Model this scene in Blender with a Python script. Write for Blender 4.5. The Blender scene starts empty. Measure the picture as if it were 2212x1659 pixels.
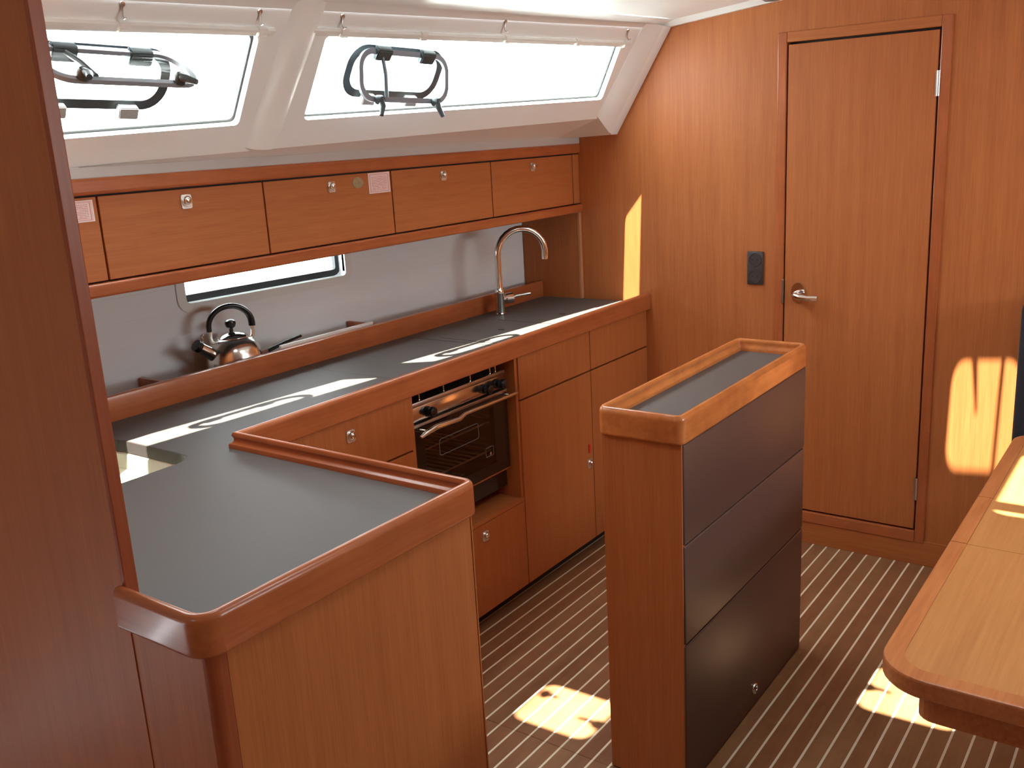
import bpy, bmesh, math, random
from mathutils import Vector, Matrix
from mathutils.geometry import tessellate_polygon

random.seed(7)
S = bpy.context.scene
COL = S.collection

# ------------------------------------------------------------------ camera, sky, sun, exposure
W_PX, H_PX, F_PX = 2212.0, 1659.0, 2066.58
YAW, PITCH, ROLL = math.radians(36.35486), math.radians(-14.43354), math.radians(3.2138)
fwd = Vector((-math.sin(YAW)*math.cos(PITCH), math.cos(YAW)*math.cos(PITCH), math.sin(PITCH)))
rgt = Vector((math.cos(YAW), math.sin(YAW), 0))
dwn = fwd.cross(rgt)
r2 = math.cos(ROLL)*rgt + math.sin(ROLL)*dwn
d2 = -math.sin(ROLL)*rgt + math.cos(ROLL)*dwn
cam_data = bpy.data.cameras.new('camera')
cam = bpy.data.objects.new('camera', cam_data); COL.objects.link(cam)
cam_data.sensor_fit = 'HORIZONTAL'; cam_data.sensor_width = 36.0
cam_data.lens = F_PX / W_PX * 36.0
cam_data.clip_start = 0.02
M = Matrix.Identity(4)
for i in range(3):
    M[i][0] = r2[i]; M[i][1] = -d2[i]; M[i][2] = -fwd[i]
M[0][3], M[1][3], M[2][3] = 0.0, 0.0, 1.6
cam.matrix_world = M
S.camera = cam

world = bpy.data.worlds.new('daylight'); S.world = world
world.use_nodes = True
bg = world.node_tree.nodes['Background']
bg.inputs['Color'].default_value = (0.90, 0.96, 1.0, 1)
bg.inputs['Strength'].default_value = 9.0

SUN_EL, SUN_AZ = math.radians(69.0), math.radians(-3.0)
sdir = Vector((math.cos(SUN_EL)*math.sin(SUN_AZ), math.cos(SUN_EL)*math.cos(SUN_AZ), -math.sin(SUN_EL)))
sun_data = bpy.data.lights.new('sun', 'SUN'); sun_data.energy = 24.0; sun_data.angle = math.radians(0.55)
sun_data.color = (1.0, 0.93, 0.80)
sun = bpy.data.objects.new('sun', sun_data); COL.objects.link(sun)
sun.rotation_euler = sdir.to_track_quat('-Z', 'Y').to_euler()
sun.location = (0, -1, 6)

S.view_settings.view_transform = 'Standard'
S.view_settings.look = 'None'
S.view_settings.gamma = 1.0
S.view_settings.use_curve_mapping = False
S.view_settings.exposure = 1.15
S.cycles.use_denoising = True
S.cycles.max_bounces = 14
S.cycles.diffuse_bounces = 8
S.cycles.glossy_bounces = 5
S.cycles.transparent_max_bounces = 16
S.cycles.caustics_reflective = False
S.cycles.caustics_refractive = False
S.cycles.sample_clamp_indirect = 8.0

def portal(name, center, ex, ey, normal, sx, sy):
    """Light portal in a modelled opening: gives off nothing, only steers sampling of the sky."""
    d = bpy.data.lights.new(name, 'AREA'); d.shape = 'RECTANGLE'; d.size = sx; d.size_y = sy
    d.cycles.is_portal = True
    o = bpy.data.objects.new(name, d); COL.objects.link(o)
    z = -Vector(normal).normalized(); x = Vector(ex).normalized(); y = z.cross(x).normalized()
    m = Matrix.Identity(4)
    for i in range(3):
        m[i][0] = x[i]; m[i][1] = y[i]; m[i][2] = z[i]; m[i][3] = center[i]
    o.matrix_world = m

# ------------------------------------------------------------------ materials
def new_mat(name):
    m = bpy.data.materials.new(name); m.use_nodes = True
    return m, m.node_tree, m.node_tree.nodes['Principled BSDF']

def plain(name, col, rough=0.5, metal=0.0, bump=0.0, bscale=400, var=0.0, spec=0.5, coat=0.0):
    m, nt, b = new_mat(name)
    b.inputs['Base Color'].default_value = (*col, 1)
    b.inputs['Roughness'].default_value = rough
    b.inputs['Metallic'].default_value = metal
    b.inputs['Specular IOR Level'].default_value = spec
    if coat:
        b.inputs['Coat Weight'].default_value = coat; b.inputs['Coat Roughness'].default_value = 0.15
    tc = nt.nodes.new('ShaderNodeTexCoord')
    n = nt.nodes.new('ShaderNodeTexNoise'); n.inputs['Scale'].default_value = bscale
    n.inputs['Detail'].default_value = 3
    nt.links.new(tc.outputs['Object'], n.inputs['Vector'])
    if var:
        mx = nt.nodes.new('ShaderNodeMix'); mx.data_type = 'RGBA'
        mx.inputs[6].default_value = (*[c*(1-var) for c in col], 1)
        mx.inputs[7].default_value = (*[min(1, c*(1+var)) for c in col], 1)
        nt.links.new(n.outputs['Fac'], mx.inputs[0]); nt.links.new(mx.outputs[2], b.inputs['Base Color'])
    if bump:
        bp = nt.nodes.new('ShaderNodeBump'); bp.inputs['Strength'].default_value = bump
        bp.inputs['Distance'].default_value = 0.001
        nt.links.new(n.outputs['Fac'], bp.inputs['Height']); nt.links.new(bp.outputs['Normal'], b.inputs['Normal'])
    return m

def wood(name, dark, light, axis='Z', fine=300.0, rough=0.48, figure=0.35, stretch=40.0, coat=0.0, spec=0.28, blotch=0.0):
    """Straight-grained veneer: noise stretched along the grain axis."""
    m, nt, b = new_mat(name)
    L = nt.links.new
    tc = nt.nodes.new('ShaderNodeTexCoord')
    mp = nt.nodes.new('ShaderNodeMapping')
    sc = [1.0, 1.0, 1.0]; sc['XYZ'.index(axis)] = 1.0/stretch
    mp.inputs['Scale'].default_value = sc
    L(tc.outputs['Object'], mp.inputs['Vector'])
    n1 = nt.nodes.new('ShaderNodeTexNoise'); n1.inputs['Scale'].default_value = fine
    n1.inputs['Detail'].default_value = 4; n1.inputs['Roughness'].default_value = 0.65
    n2 = nt.nodes.new('ShaderNodeTexNoise'); n2.inputs['Scale'].default_value = fine/9
    n2.inputs['Detail'].default_value = 2
    L(mp.outputs[0], n1.inputs['Vector']); L(mp.outputs[0], n2.inputs['Vector'])
    mul = nt.nodes.new('ShaderNodeMath'); mul.operation = 'MULTIPLY'; mul.inputs[1].default_value = figure
    L(n2.outputs['Fac'], mul.inputs[0])
    mu1 = nt.nodes.new('ShaderNodeMath'); mu1.operation = 'MULTIPLY'; mu1.inputs[1].default_value = 1-figure
    L(n1.outputs['Fac'], mu1.inputs[0])
    add = nt.nodes.new('ShaderNodeMath'); add.operation = 'ADD'
    L(mul.outputs[0], add.inputs[0]); L(mu1.outputs[0], add.inputs[1])
    cr = nt.nodes.new('ShaderNodeValToRGB')
    cr.color_ramp.elements[0].position = 0.33; cr.color_ramp.elements[0].color = (*dark, 1)
    cr.color_ramp.elements[1].position = 0.66; cr.color_ramp.elements[1].color = (*light, 1)
    L(add.outputs[0], cr.inputs['Fac'])
    out = cr.outputs['Color']
    if blotch:
        n3 = nt.nodes.new('ShaderNodeTexNoise'); n3.inputs['Scale'].default_value = 14; n3.inputs['Detail'].default_value = 2
        L(tc.outputs['Object'], n3.inputs['Vector'])
        hs = nt.nodes.new('ShaderNodeHueSaturation')
        mr = nt.nodes.new('ShaderNodeMapRange'); mr.inputs['From Min'].default_value = 0.3; mr.inputs['From Max'].default_value = 0.7
        mr.inputs['To Min'].default_value = 1-blotch; mr.inputs['To Max'].default_value = 1+blotch
        L(n3.outputs['Fac'], mr.inputs['Value']); L(mr.outputs[0], hs.inputs['Value']); L(out, hs.inputs['Color'])
        out = hs.outputs['Color']
    L(out, b.inputs['Base Color'])
    b.inputs['Roughness'].default_value = rough
    b.inputs['Specular IOR Level'].default_value = spec
    if coat:
        b.inputs['Coat Weight'].default_value = coat; b.inputs['Coat Roughness'].default_value = 0.12
    bp = nt.nodes.new('ShaderNodeBump'); bp.inputs['Strength'].default_value = 0.12; bp.inputs['Distance'].default_value = 0.0006
    L(n1.outputs['Fac'], bp.inputs['Height']); L(bp.outputs['Normal'], b.inputs['Normal'])
    return m

def glass(name, tint=(0.95, 0.98, 0.97), gloss=0.06):
    m, nt, b = new_mat(name)
    nt.nodes.remove(b)
    out = nt.nodes['Material Output']
    t = nt.nodes.new('ShaderNodeBsdfTransparent'); t.inputs['Color'].default_value = (*tint, 1)
    g = nt.nodes.new('ShaderNodeBsdfGlossy'); g.inputs['Roughness'].default_value = 0.02
    mx = nt.nodes.new('ShaderNodeMixShader'); mx.inputs['Fac'].default_value = gloss
    nt.links.new(t.outputs[0], mx.inputs[1]); nt.links.new(g.outputs[0], mx.inputs[2])
    nt.links.new(mx.outputs[0], out.inputs['Surface'])
    return m

VD, VL = (0.375, 0.112, 0.032), (0.485, 0.163, 0.050)
M_VZ = wood('veneer_upright', VD, VL, 'Z')
M_VY = wood('veneer_lengthways', VD, VL, 'Y')
M_VX = wood('veneer_crossways', VD, VL, 'X')
TD, TL = (0.34, 0.085, 0.028), (0.45, 0.138, 0.046)
M_TY = wood('solid_trim_lengthways', TD, TL, 'Y', fine=120, rough=0.30, coat=0.25, stretch=20, figure=0.5, blotch=0.06)
M_TX = wood('solid_trim_crossways', TD, TL, 'X', fine=120, rough=0.30, coat=0.25, stretch=20, figure=0.5, blotch=0.06)
M_TZ = wood('solid_trim_upright', TD, TL, 'Z', fine=120, rough=0.30, coat=0.25, stretch=20, figure=0.5, blotch=0.06)
M_LIP = wood('red_lipping', (0.27, 0.06, 0.022), (0.36, 0.095, 0.035), 'Z', fine=120, rough=0.35)
M_ISL = wood('tray_rim_wood', (0.40, 0.105, 0.028), (0.60, 0.215, 0.060), 'Y', fine=60, rough=0.26, coat=0.35, stretch=8, figure=0.6, blotch=0.14)
M_TABLE = wood('table_veneer', (0.39, 0.150, 0.046), (0.50, 0.215, 0.072), 'Y', fine=130, rough=0.38, stretch=30)
M_TEDGE = wood('table_edging', (0.36, 0.11, 0.035), (0.52, 0.19, 0.065), 'Y', fine=110, rough=0.33, coat=0.2, stretch=16)
M_LAM = plain('speckled_grey_laminate', (0.112, 0.098, 0.092), rough=0.50, bump=0.06, bscale=900, var=0.18, spec=0.16)
M_DARK = plain('charcoal_drawer_laminate', (0.105, 0.054, 0.043), rough=0.45, bump=0.05, bscale=700, var=0.08, spec=0.4)
M_GEL = plain('cream_gelcoat', (0.86, 0.885, 0.885), rough=0.30, bump=0.02, bscale=40, spec=0.5)
M_SPLASH = plain('white_wall_lining', (0.84, 0.83, 0.84), rough=0.5, bump=0.05, bscale=120)
M_WHITE = plain('white_plastic', (0.80, 0.79, 0.76), rough=0.35)
M_CREAMBASIN = plain('cream_sink_moulding', (0.78, 0.78, 0.66), rough=0.22)
M_GREY = plain('grey_plastic', (0.20, 0.21, 0.22), rough=0.45)
M_PORT = plain('dark_port_frame', (0.055, 0.075, 0.085), rough=0.35)
M_PLATE = plain('satin_chrome_plate', (0.80, 0.80, 0.78), rough=0.33, metal=0.75)
M_SASH = plain('blue_grey_sash', (0.26, 0.29, 0.34), rough=0.3)
M_PORTL = plain('light_grey_port_part', (0.42, 0.44, 0.44), rough=0.35)
M_RUB = plain('black_rubber', (0.012, 0.014, 0.016), rough=0.5)
M_BLACK = plain('black_plastic', (0.012, 0.012, 0.013), rough=0.25)
M_BLACKM = plain('dark_recess', (0.020, 0.012, 0.010), rough=0.7)
M_CHROME = plain('chrome', (0.80, 0.79, 0.77), rough=0.10, metal=1.0)
M_STEEL = plain('polished_steel', (0.86, 0.84, 0.80), rough=0.18, metal=1.0)
M_BRUSH = plain('brushed_steel', (0.55, 0.52, 0.50), rough=0.30, metal=1.0)
M_ENAMEL = plain('black_enamel', (0.022, 0.012, 0.009), rough=0.12, spec=0.6)
M_GLASS = glass('window_glass')
M_OVENG = glass('smoked_oven_glass', (0.62, 0.52, 0.46), 0.10)
M_NAVY = plain('navy_upholstery', (0.020, 0.020, 0.030), rough=0.85, bump=0.3, bscale=300)
M_SOCK = plain('charcoal_socket', (0.050, 0.040, 0.040), rough=0.4)
M_RED = plain('red_plastic', (0.55, 0.03, 0.02), rough=0.4)
M_INLAY = plain('cream_inlay', (0.82, 0.74, 0.56), rough=0.5, var=0.06, bscale=60)
M_TEAK = []
for k, (a, b_) in enumerate([((0.215, 0.094, 0.040), (0.310, 0.152, 0.072)), ((0.225, 0.105, 0.045), (0.325, 0.168, 0.080)),
                             ((0.215, 0.088, 0.038), (0.300, 0.138, 0.064))]):
    M_TEAK.append(wood('teak_plank_%d' % k, a, b_, 'Y', fine=70, rough=0.42, stretch=9, figure=0.6, blotch=0.08))

def print_mat(name, base, ink, ring=False):
    m, nt, b = new_mat(name)
    L = nt.links.new
    tc = nt.nodes.new('ShaderNodeTexCoord'); sp = nt.nodes.new('ShaderNodeSeparateXYZ')
    L(tc.outputs['UV'], sp.inputs[0])
    def mth(op, a, v=None, bb=None):
        n = nt.nodes.new('ShaderNodeMath'); n.operation = op
        L(a, n.inputs[0])
        if v is not None: n.inputs[1].default_value = v
        if bb is not None: L(bb, n.inputs[1])
        return n.outputs[0]
    # rows of small print, broken into words by a noise, inside a double border
    v = mth('MULTIPLY', sp.outputs['Y'], 13.0); fr = mth('FRACT', v); line = mth('LESS_THAN', fr, 0.42)
    nz = nt.nodes.new('ShaderNodeTexNoise'); nz.inputs['Scale'].default_value = 26
    L(tc.outputs['UV'], nz.inputs['Vector'])
    wd = mth('GREATER_THAN', nz.outputs['Fac'], 0.40)
    txt = mth('MULTIPLY', line, None, wd)
    ax = mth('ABSOLUTE', mth('SUBTRACT', sp.outputs['X'], 0.5)); ay = mth('ABSOLUTE', mth('SUBTRACT', sp.outputs['Y'], 0.5))
    mxx = mth('MAXIMUM', ax, None, ay)
    inner = mth('LESS_THAN', mxx, 0.36); txt = mth('MULTIPLY', txt, None, inner)
    bd = mth('MULTIPLY', mth('GREATER_THAN', mxx, 0.40), None, mth('LESS_THAN', mxx, 0.425))
    bd2 = mth('MULTIPLY', mth('GREATER_THAN', mxx, 0.445), None, mth('LESS_THAN', mxx, 0.455))
    fac = mth('MAXIMUM', txt, None, mth('MAXIMUM', bd, None, bd2))
    mx = nt.nodes.new('ShaderNodeMix'); mx.data_type = 'RGBA'
    mx.inputs[6].default_value = (*base, 1); mx.inputs[7].default_value = (*ink, 1)
    L(fac, mx.inputs[0]); L(mx.outputs[2], b.inputs['Base Color'])
    b.inputs['Roughness'].default_value = 0.4
    return m
M_NOTICE = print_mat('pink_printed_notice', (0.82, 0.66, 0.62), (0.62, 0.22, 0.20))
M_SEAL = plain('green_brown_seal_print', (0.33, 0.25, 0.13), rough=0.45, bscale=120, var=0.45)

# ------------------------------------------------------------------ object helpers
def empty(name, loc, label=None, cat=None, group=None, kind=None):
    o = bpy.data.objects.new(name, None); COL.objects.link(o); o.location = loc
    o.empty_display_size = 0.05
    if label: o['label'] = label
    if cat: o['category'] = cat
    if group: o['group'] = group
    if kind: o['kind'] = kind
    return o

def wloc(o):
    v = Vector((0, 0, 0))
    while o is not None:
        v += o.location; o = o.parent
    return v

def make(name, bm, mat, parent=None, label=None, cat=None, group=None, kind=None, smooth=False, loc=None):
    """Link a bmesh built in world coordinates as ONE object."""
    me = bpy.data.meshes.new(name)
    off = wloc(parent) if parent else (Vector(loc) if loc else Vector((0, 0, 0)))
    if off.length: bmesh.ops.translate(bm, vec=-off, verts=bm.verts)
    bmesh.ops.recalc_face_normals(bm, faces=bm.faces)
    bm.to_mesh(me); bm.free()
    if isinstance(mat, (list, tuple)):
        for q in mat: me.materials.append(q)
    else: me.materials.append(mat)
    if smooth:
        for f in me.polygons: f.use_smooth = True
        if smooth != 'all':
            me.set_sharp_from_angle(angle=math.radians(40))
    o = bpy.data.objects.new(name, me); COL.objects.link(o)
    if parent: o.parent = parent
    elif loc: o.location = loc
    if label: o['label'] = label
    if cat: o['category'] = cat
    if group: o['group'] = group
    if kind: o['kind'] = kind
    return o

def add_box(bm, x0, x1, y0, y1, z0, z1, bev=0.0, seg=2):
    xs, ys, zs = sorted((x0, x1)), sorted((y0, y1)), sorted((z0, z1))
    r = bmesh.ops.create_cube(bm, size=1.0)
    vs = r['verts']
    for v in vs:
        v.co = Vector((xs[0] if v.co.x < 0 else xs[1], ys[0] if v.co.y < 0 else ys[1], zs[0] if v.co.z < 0 else zs[1]))
    if bev > 0:
        es = list({e for v in vs for e in v.link_edges})
        bmesh.ops.bevel(bm, geom=es, offset=bev, segments=seg, profile=0.5, affect='EDGES')
    return bm

def bx(*a, **k):
    return add_box(bmesh.new(), *a, **k)

def frame_from(n, up=Vector((0, 0, 1))):
    n = Vector(n).normalized()
    if abs(n.dot(up)) > 0.98: up = Vector((0, 1, 0))
    u = up.cross(n).normalized(); v = n.cross(u).normalized()
    return u, v, n

def add_lathe(bm, prof, center, axis=(0, 0, 1), seg=32, ref=None):
    """prof: list of (radius, height along axis). Closed at ends where radius is 0."""
    u, v, n = frame_from(axis, ref if ref else Vector((0, 0, 1)))
    c = Vector(center); rings = []
    for r, h in prof:
        if r < 1e-6: rings.append([bm.verts.new(c + n*h)])
        else: rings.append([bm.verts.new(c + n*h + u*(r*math.cos(2*math.pi*k/seg)) + v*(r*math.sin(2*math.pi*k/seg))) for k in range(seg)])
    for a, b in zip(rings[:-1], rings[1:]):
        for k in range(seg):
            k2 = (k+1) % seg
            if len(a) == 1 and len(b) == 1: break
            if len(a) == 1: bm.faces.new((a[0], b[k], b[k2]))
            elif len(b) == 1: bm.faces.new((a[k], a[k2], b[0]))
            else: bm.faces.new((a[k], a[k2], b[k2], b[k]))
    return bm

def add_tube(bm, pts, rad, seg=12, caps=True, flat=None):
    """rad: number or list; flat: optional (scale_u, scale_v)."""
    pts = [Vector(p) for p in pts]; n = len(pts)
    if not isinstance(rad, (list, tuple)): rad = [rad]*n
    t0 = (pts[1]-pts[0]).normalized()
    u = t0.orthogonal().normalized(); rings = []
    su, sv = flat or (1, 1)
    for i, p in enumerate(pts):
        t = ((pts[min(i+1, n-1)] - pts[i]).normalized() + (pts[i] - pts[max(i-1, 0)]).normalized()).normalized()
        u = (u - t*u.dot(t)).normalized(); v = t.cross(u)
        rings.append([bm.verts.new(p + u*(su*rad[i]*math.cos(2*math.pi*k/seg)) + v*(sv*rad[i]*math.sin(2*math.pi*k/seg))) for k in range(seg)])
    for a, b in zip(rings[:-1], rings[1:]):
        for k in range(seg):
            bm.faces.new((a[k], a[(k+1) % seg], b[(k+1) % seg], b[k]))
    if caps:
        bm.faces.new(rings[0]); bm.faces.new(list(reversed(rings[-1])))
    return bm

def rounded(pts, r, seg=6):
    """Round the corners of a closed 2-D polygon. r: number or list."""
    n = len(pts); out = []
    if not isinstance(r, (list, tuple)): r = [r]*n
    for i in range(n):
        p = Vector(pts[i]); a = Vector(pts[i-1]); b = Vector(pts[(i+1) % n])
        if r[i] <= 1e-6: out.append(tuple(p)); continue
        ua = (a-p).normalized(); ub = (b-p).normalized()
        ang = ua.angle(ub); t = r[i]/math.tan(ang/2)
        t = min(t, 0.49*(a-p).length, 0.49*(b-p).length); rr = t*math.tan(ang/2)
        c = p + (ua+ub).normalized()*(rr/math.sin(ang/2))
        s = p+ua*t - c; e = p+ub*t - c
        tot = s.angle_signed(e)
        for k in range(seg+1):
            q = s.copy(); q.rotate(Matrix.Rotation(-tot*k/seg, 2))
            out.append(tuple(c+q))
    return out

def add_plate(bm, outer, holes, fn, mat_side=None):
    """Plate with holes. fn(u, v, w) -> Vector with w=0 front face and w=1 back face."""
    loops = [outer] + list(holes)
    polys = [[Vector((p[0], p[1], 0)) for p in l] for l in loops]
    tris = tessellate_polygon(polys)
    flat = [p for l in loops for p in l]
    f = [bm.verts.new(fn(p[0], p[1], 0)) for p in flat]
    b = [bm.verts.new(fn(p[0], p[1], 1)) for p in flat]
    for t in tris:
        if len({*t}) < 3: continue
        try:
            bm.faces.new([f[i] for i in t]); bm.faces.new([b[i] for i in reversed(t)])
        except ValueError: pass
    k = 0
    for l in loops:
        n = len(l)
        for i in range(n):
            j = (i+1) % n
            try: bm.faces.new((f[k+i], f[k+j], b[k+j], b[k+i]))
            except ValueError: pass
        k += n
    return bm

def sweep_profile(bm, path, prof, closed=False):
    """path: list of (point2d, inward miter 2-vector); prof: list of (inward offset, z). Closed section."""
    rings = [[bm.verts.new((p[0]+m[0]*u, p[1]+m[1]*u, z)) for u, z in prof] for p, m in path]
    n = len(prof); rr = rings + ([rings[0]] if closed else [])
    for a, b in zip(rr[:-1], rr[1:]):
        for k in range(n):
            bm.faces.new((a[k], a[(k+1) % n], b[(k+1) % n], b[k]))
    if not closed:
        bm.faces.new(rings[0]); bm.faces.new(list(reversed(rings[-1])))
    return bm

def miter_path(pts, radii, side=1, closed=False, seg=6):
    """Turn a corner polyline into points with inward miter vectors; corner i rounded by radii[i]."""
    P = [Vector(p) for p in pts]; n = len(P); out = []
    def nrm(d): return Vector((-d.y, d.x))*side
    rng = range(n)
    for i in rng:
        if not closed and i in (0, n-1):
            d = (P[1]-P[0]) if i == 0 else (P[-1]-P[-2])
            out.append((P[i], nrm(d.normalized()))); continue
        a = (P[i]-P[i-1]).normalized(); b = (P[(i+1) % n]-P[i]).normalized()
        na, nb = nrm(a), nrm(b); r = radii[i]
        mit = (na+nb); mit = mit/(mit.dot(na))
        if r <= 0: out.append((P[i], mit)); continue
        ang = a.angle(b); t = r*math.tan(ang/2)
        c = P[i] - a*t + na*r
        for k in range(seg+1):
            f = k/seg; d = (na.lerp(nb, f)).normalized()
            # even rotation
            th = na.angle_signed(nb)*f
            d = na.copy(); d.rotate(Matrix.Rotation(-th, 2))
            out.append((c - d*r, d))
    return out

def push_lock(parent, p, n, up=Vector((0, 0, 1)), size=0.030, name='lock'):
    """Small square chrome push-button lock: plate, domed button, finger ring."""
    u, v, w = frame_from(n, up); p = Vector(p)
    bm = bmesh.new()
    def fn(a, b, c): return p + u*a + v*b + w*(0.004*(1-c) - 0.001*c)
    s = size/2
    add_plate(bm, rounded([(-s, -s*1.15), (s, -s*1.15), (s, s*1.15), (-s, s*1.15)], 0.005, 3), [], fn)
    plate = make(name, bm, M_PLATE, parent, smooth=True)
    bm = bmesh.new()
    add_lathe(bm, [(0.010, 0.003), (0.0105, 0.009), (0.009, 0.013), (0.005, 0.0155), (0, 0.016)], p+v*0.003, w, 20, up)
    add_lathe(bm, [(0.0125, 0.004), (0.0125, 0.007), (0.0145, 0.007), (0.0145, 0.004)], p+v*0.001, w, 20, up)
    make('lock_button', bm, M_STEEL, plate if plate.parent and plate.parent.parent is None else parent, smooth=True)
    return plate

YW = 3.458          # far bulkhead plane
FX = -1.82          # outer face of the galley front fiddle
CX = -1.838         # cabinet fronts of the galley run
WT = 0.920          # worktop surface
FT = 0.958          # fiddle top
FB = 0.889          # fiddle bottom

# ================================================================== SETTING
# ---- floor: teak planks with cream inlays
fl = empty('floor', (0, 0, 0), kind='structure')
make('sub_floor', bx(-2.7, 2.0, -1.7, YW+0.02, -0.06, -0.012), M_BLACKM, fl)
SP = 0.0507; X0 = -1.1245
ks = range(-15, 34)
pl_meshes = {}
SEAM = 1.862
for k in ks:
    xa = X0 + k*SP
    for j, (ya, yb) in enumerate(((-0.9, SEAM-0.0008), (SEAM+0.0008, YW))):
        bm = bx(xa+0.0032, xa+SP-0.0032, ya, yb, -0.012, random.uniform(-0.0004, 0.0))
        make('plank', bm, M_TEAK[random.randrange(3)], fl)
        make('inlay', bx(xa-0.0031, xa+0.0031, ya, yb, -0.012, -0.0003), M_INLAY, fl)
xl, xr = X0-15*SP, X0+34*SP
make('edge_board', bx(-2.65, xl-0.003, -1.6, YW, -0.012, 0), M_TEAK[0], fl)
make('edge_board', bx(xr+0.003, 1.95, -1.6, YW, -0.012, 0), M_TEAK[1], fl)
make('edge_board', bx(xl-0.003, xr+0.003, -1.6, -0.902, -0.012, 0), M_TEAK[1], fl)

# ---- far bulkhead with door opening
DX0, DX1, DZ0, DZ1 = -1.262, -0.757, 0.132, 1.868
bm = bmesh.new()
add_plate(bm, [(-2.75, -0.05), (1.95, -0.05), (1.95, 2.00), (0.0, 2.17), (-1.735, 1.995), (-1.99, 1.615), (-2.75, 1.60)],
          [[(DX0-0.004, DZ0-0.004), (DX0-0.004, DZ1+0.004), (DX1+0.004, DZ1+0.004), (DX1+0.004, DZ0-0.004)]],
          lambda u, v, w: Vector((u, YW + 0.03*w, v)))
make('wall_far', bm, M_VZ, kind='structure')
make('trim_1', bx(-1.99, 0.4, YW-0.006, YW+0.002, 0.0, 0.095, bev=0.001), M_VX, kind='structure')

door = empty('door_1', (DX0, YW, DZ0), kind='structure', label='tall veneered cabin door in the far bulkhead with chrome lever handle')
make('door_back', bx(DX0-0.02, DX1+0.02, YW+0.031, YW+0.036, DZ0-0.02, DZ1+0.02), M_BLACKM, door)
leaf = make('door_leaf', bx(DX0+0.004, DX1-0.005, YW-0.004, YW+0.026, DZ0+0.006, DZ1-0.007, bev=0.0015), M_VZ, door)
TW = 0.034
make('frame_stile', bx(DX0-TW, DX0-0.001, YW-0.008, YW+0.03, DZ0-0.001, DZ1+0.036, bev=0.003), M_TZ, door)
make('frame_stile', bx(DX1+0.001, DX1+TW, YW-0.008, YW+0.03, DZ0-0.045, DZ1+0.036, bev=0.003), M_TZ, door)
make('frame_head', bx(DX0-0.001, DX1+0.001, YW-0.008, YW+0.03, DZ1+0.001, DZ1+0.036, bev=0.003), M_VX, door)
make('frame_sill', bx(DX0-TW, DX1+0.001, YW-0.010, YW+0.03, DZ0-0.045, DZ0-0.001, bev=0.004), M_TX, door)
for z0, z1 in ((1.655, 1.735), (0.252, 0.336)):
    bm = bmesh.new(); add_tube(bm, [(DX1-0.001, YW-0.007, z0), (DX1-0.001, YW-0.007, z1)], 0.0055, 12)
    for q in range(1, 4):
        zz = z0 + (z1-z0)*q/4
        add_tube(bm, [(DX1-0.001, YW-0.007, zz-0.001), (DX1-0.001, YW-0.007, zz+0.001)], 0.0062, 12)
    add_box(bm, DX1-0.010, DX1+0.008, YW-0.0055, YW-0.0035, z0, z1)
    make('hinge', bm, M_BRUSH, door, smooth=True)
# lever handle
HP = Vector((-1.206, YW-0.004, 0.988))
bm = bmesh.new()
ro = [(0.027*math.cos(a)*1.0, 0.039*math.sin(a)) for a in [2*math.pi*k/32 for k in range(32)]]
add_plate(bm, ro, [], lambda u, v, w: HP + Vector((u*(1 if w else 0.93), -0.007*(1-w), v*(1 if w else 0.95))))
hd = make('handle_rosette', bm, M_CHROME, door, smooth=True)
bm = bmesh.new()
add_tube(bm, [HP+Vector((0, -0.004, -0.004)), HP+Vector((0, -0.038, -0.005)), HP+Vector((0.006, -0.048, -0.006)),
              HP+Vector((0.022, -0.051, -0.008)), HP+Vector((0.050, -0.050, -0.011)), HP+Vector((0.086, -0.046, -0.011))],
         [0.0135, 0.013, 0.013, 0.0115, 0.0105, 0.0115], 14)
make('handle_lever', bm, M_CHROME, hd, smooth=True)
make('strike_plate', bx(DX0-0.006, DX0+0.002, YW-0.010, YW+0.01, 0.945, 1.035, bev=0.001), M_BRUSH, door)

# ---- hull-side lining behind the galley
def splash_x(y): return -2.43 - 0.085*(YW - y)
lin = empty('wall_left', (-2.5, 2.0, 0.0), kind='structure')
PY0, PY1, PZ0, PZ1 = 1.800, 2.440, 1.152, 1.262       # low port light opening
bm = bmesh.new()
hole = rounded([(PY0, PZ0), (PY1, PZ0), (PY1, PZ1), (PY0, PZ1)], 0.012, 3)
add_plate(bm, [(-1.6, 0.0), (YW, 0.0), (YW, 1.60), (-1.6, 1.60)], [hole],
          lambda u, v, w: Vector((splash_x(u) - 0.045*w, u, v)))
make('lining', bm, M_SPLASH, lin)
# raised tongue lines of the lining boards
for z in (1.055, 1.13, 1.205):
    for ya, yb in (((0.9, PY0-0.05), (PY1+0.05, YW-0.01)) if z > 1.12 else ((0.9, YW-0.01),)):
        bm = bmesh.new()
        v = [bm.verts.new((splash_x(y)+dx, y, z+dz)) for y in (ya, yb) for dx, dz in ((-0.001, -0.0012), (0.0012, -0.0008), (0.0012, 0.0008), (-0.001, 0.0012))]
        for a in range(4):
            bm.faces.new((v[a], v[(a+1) % 4], v[4+(a+1) % 4], v[4+a]))
        bm.faces.new(v[:4]); bm.faces.new(v[4:][::-1])
        make('board_joint', bm, M_SPLASH, lin)

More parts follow.
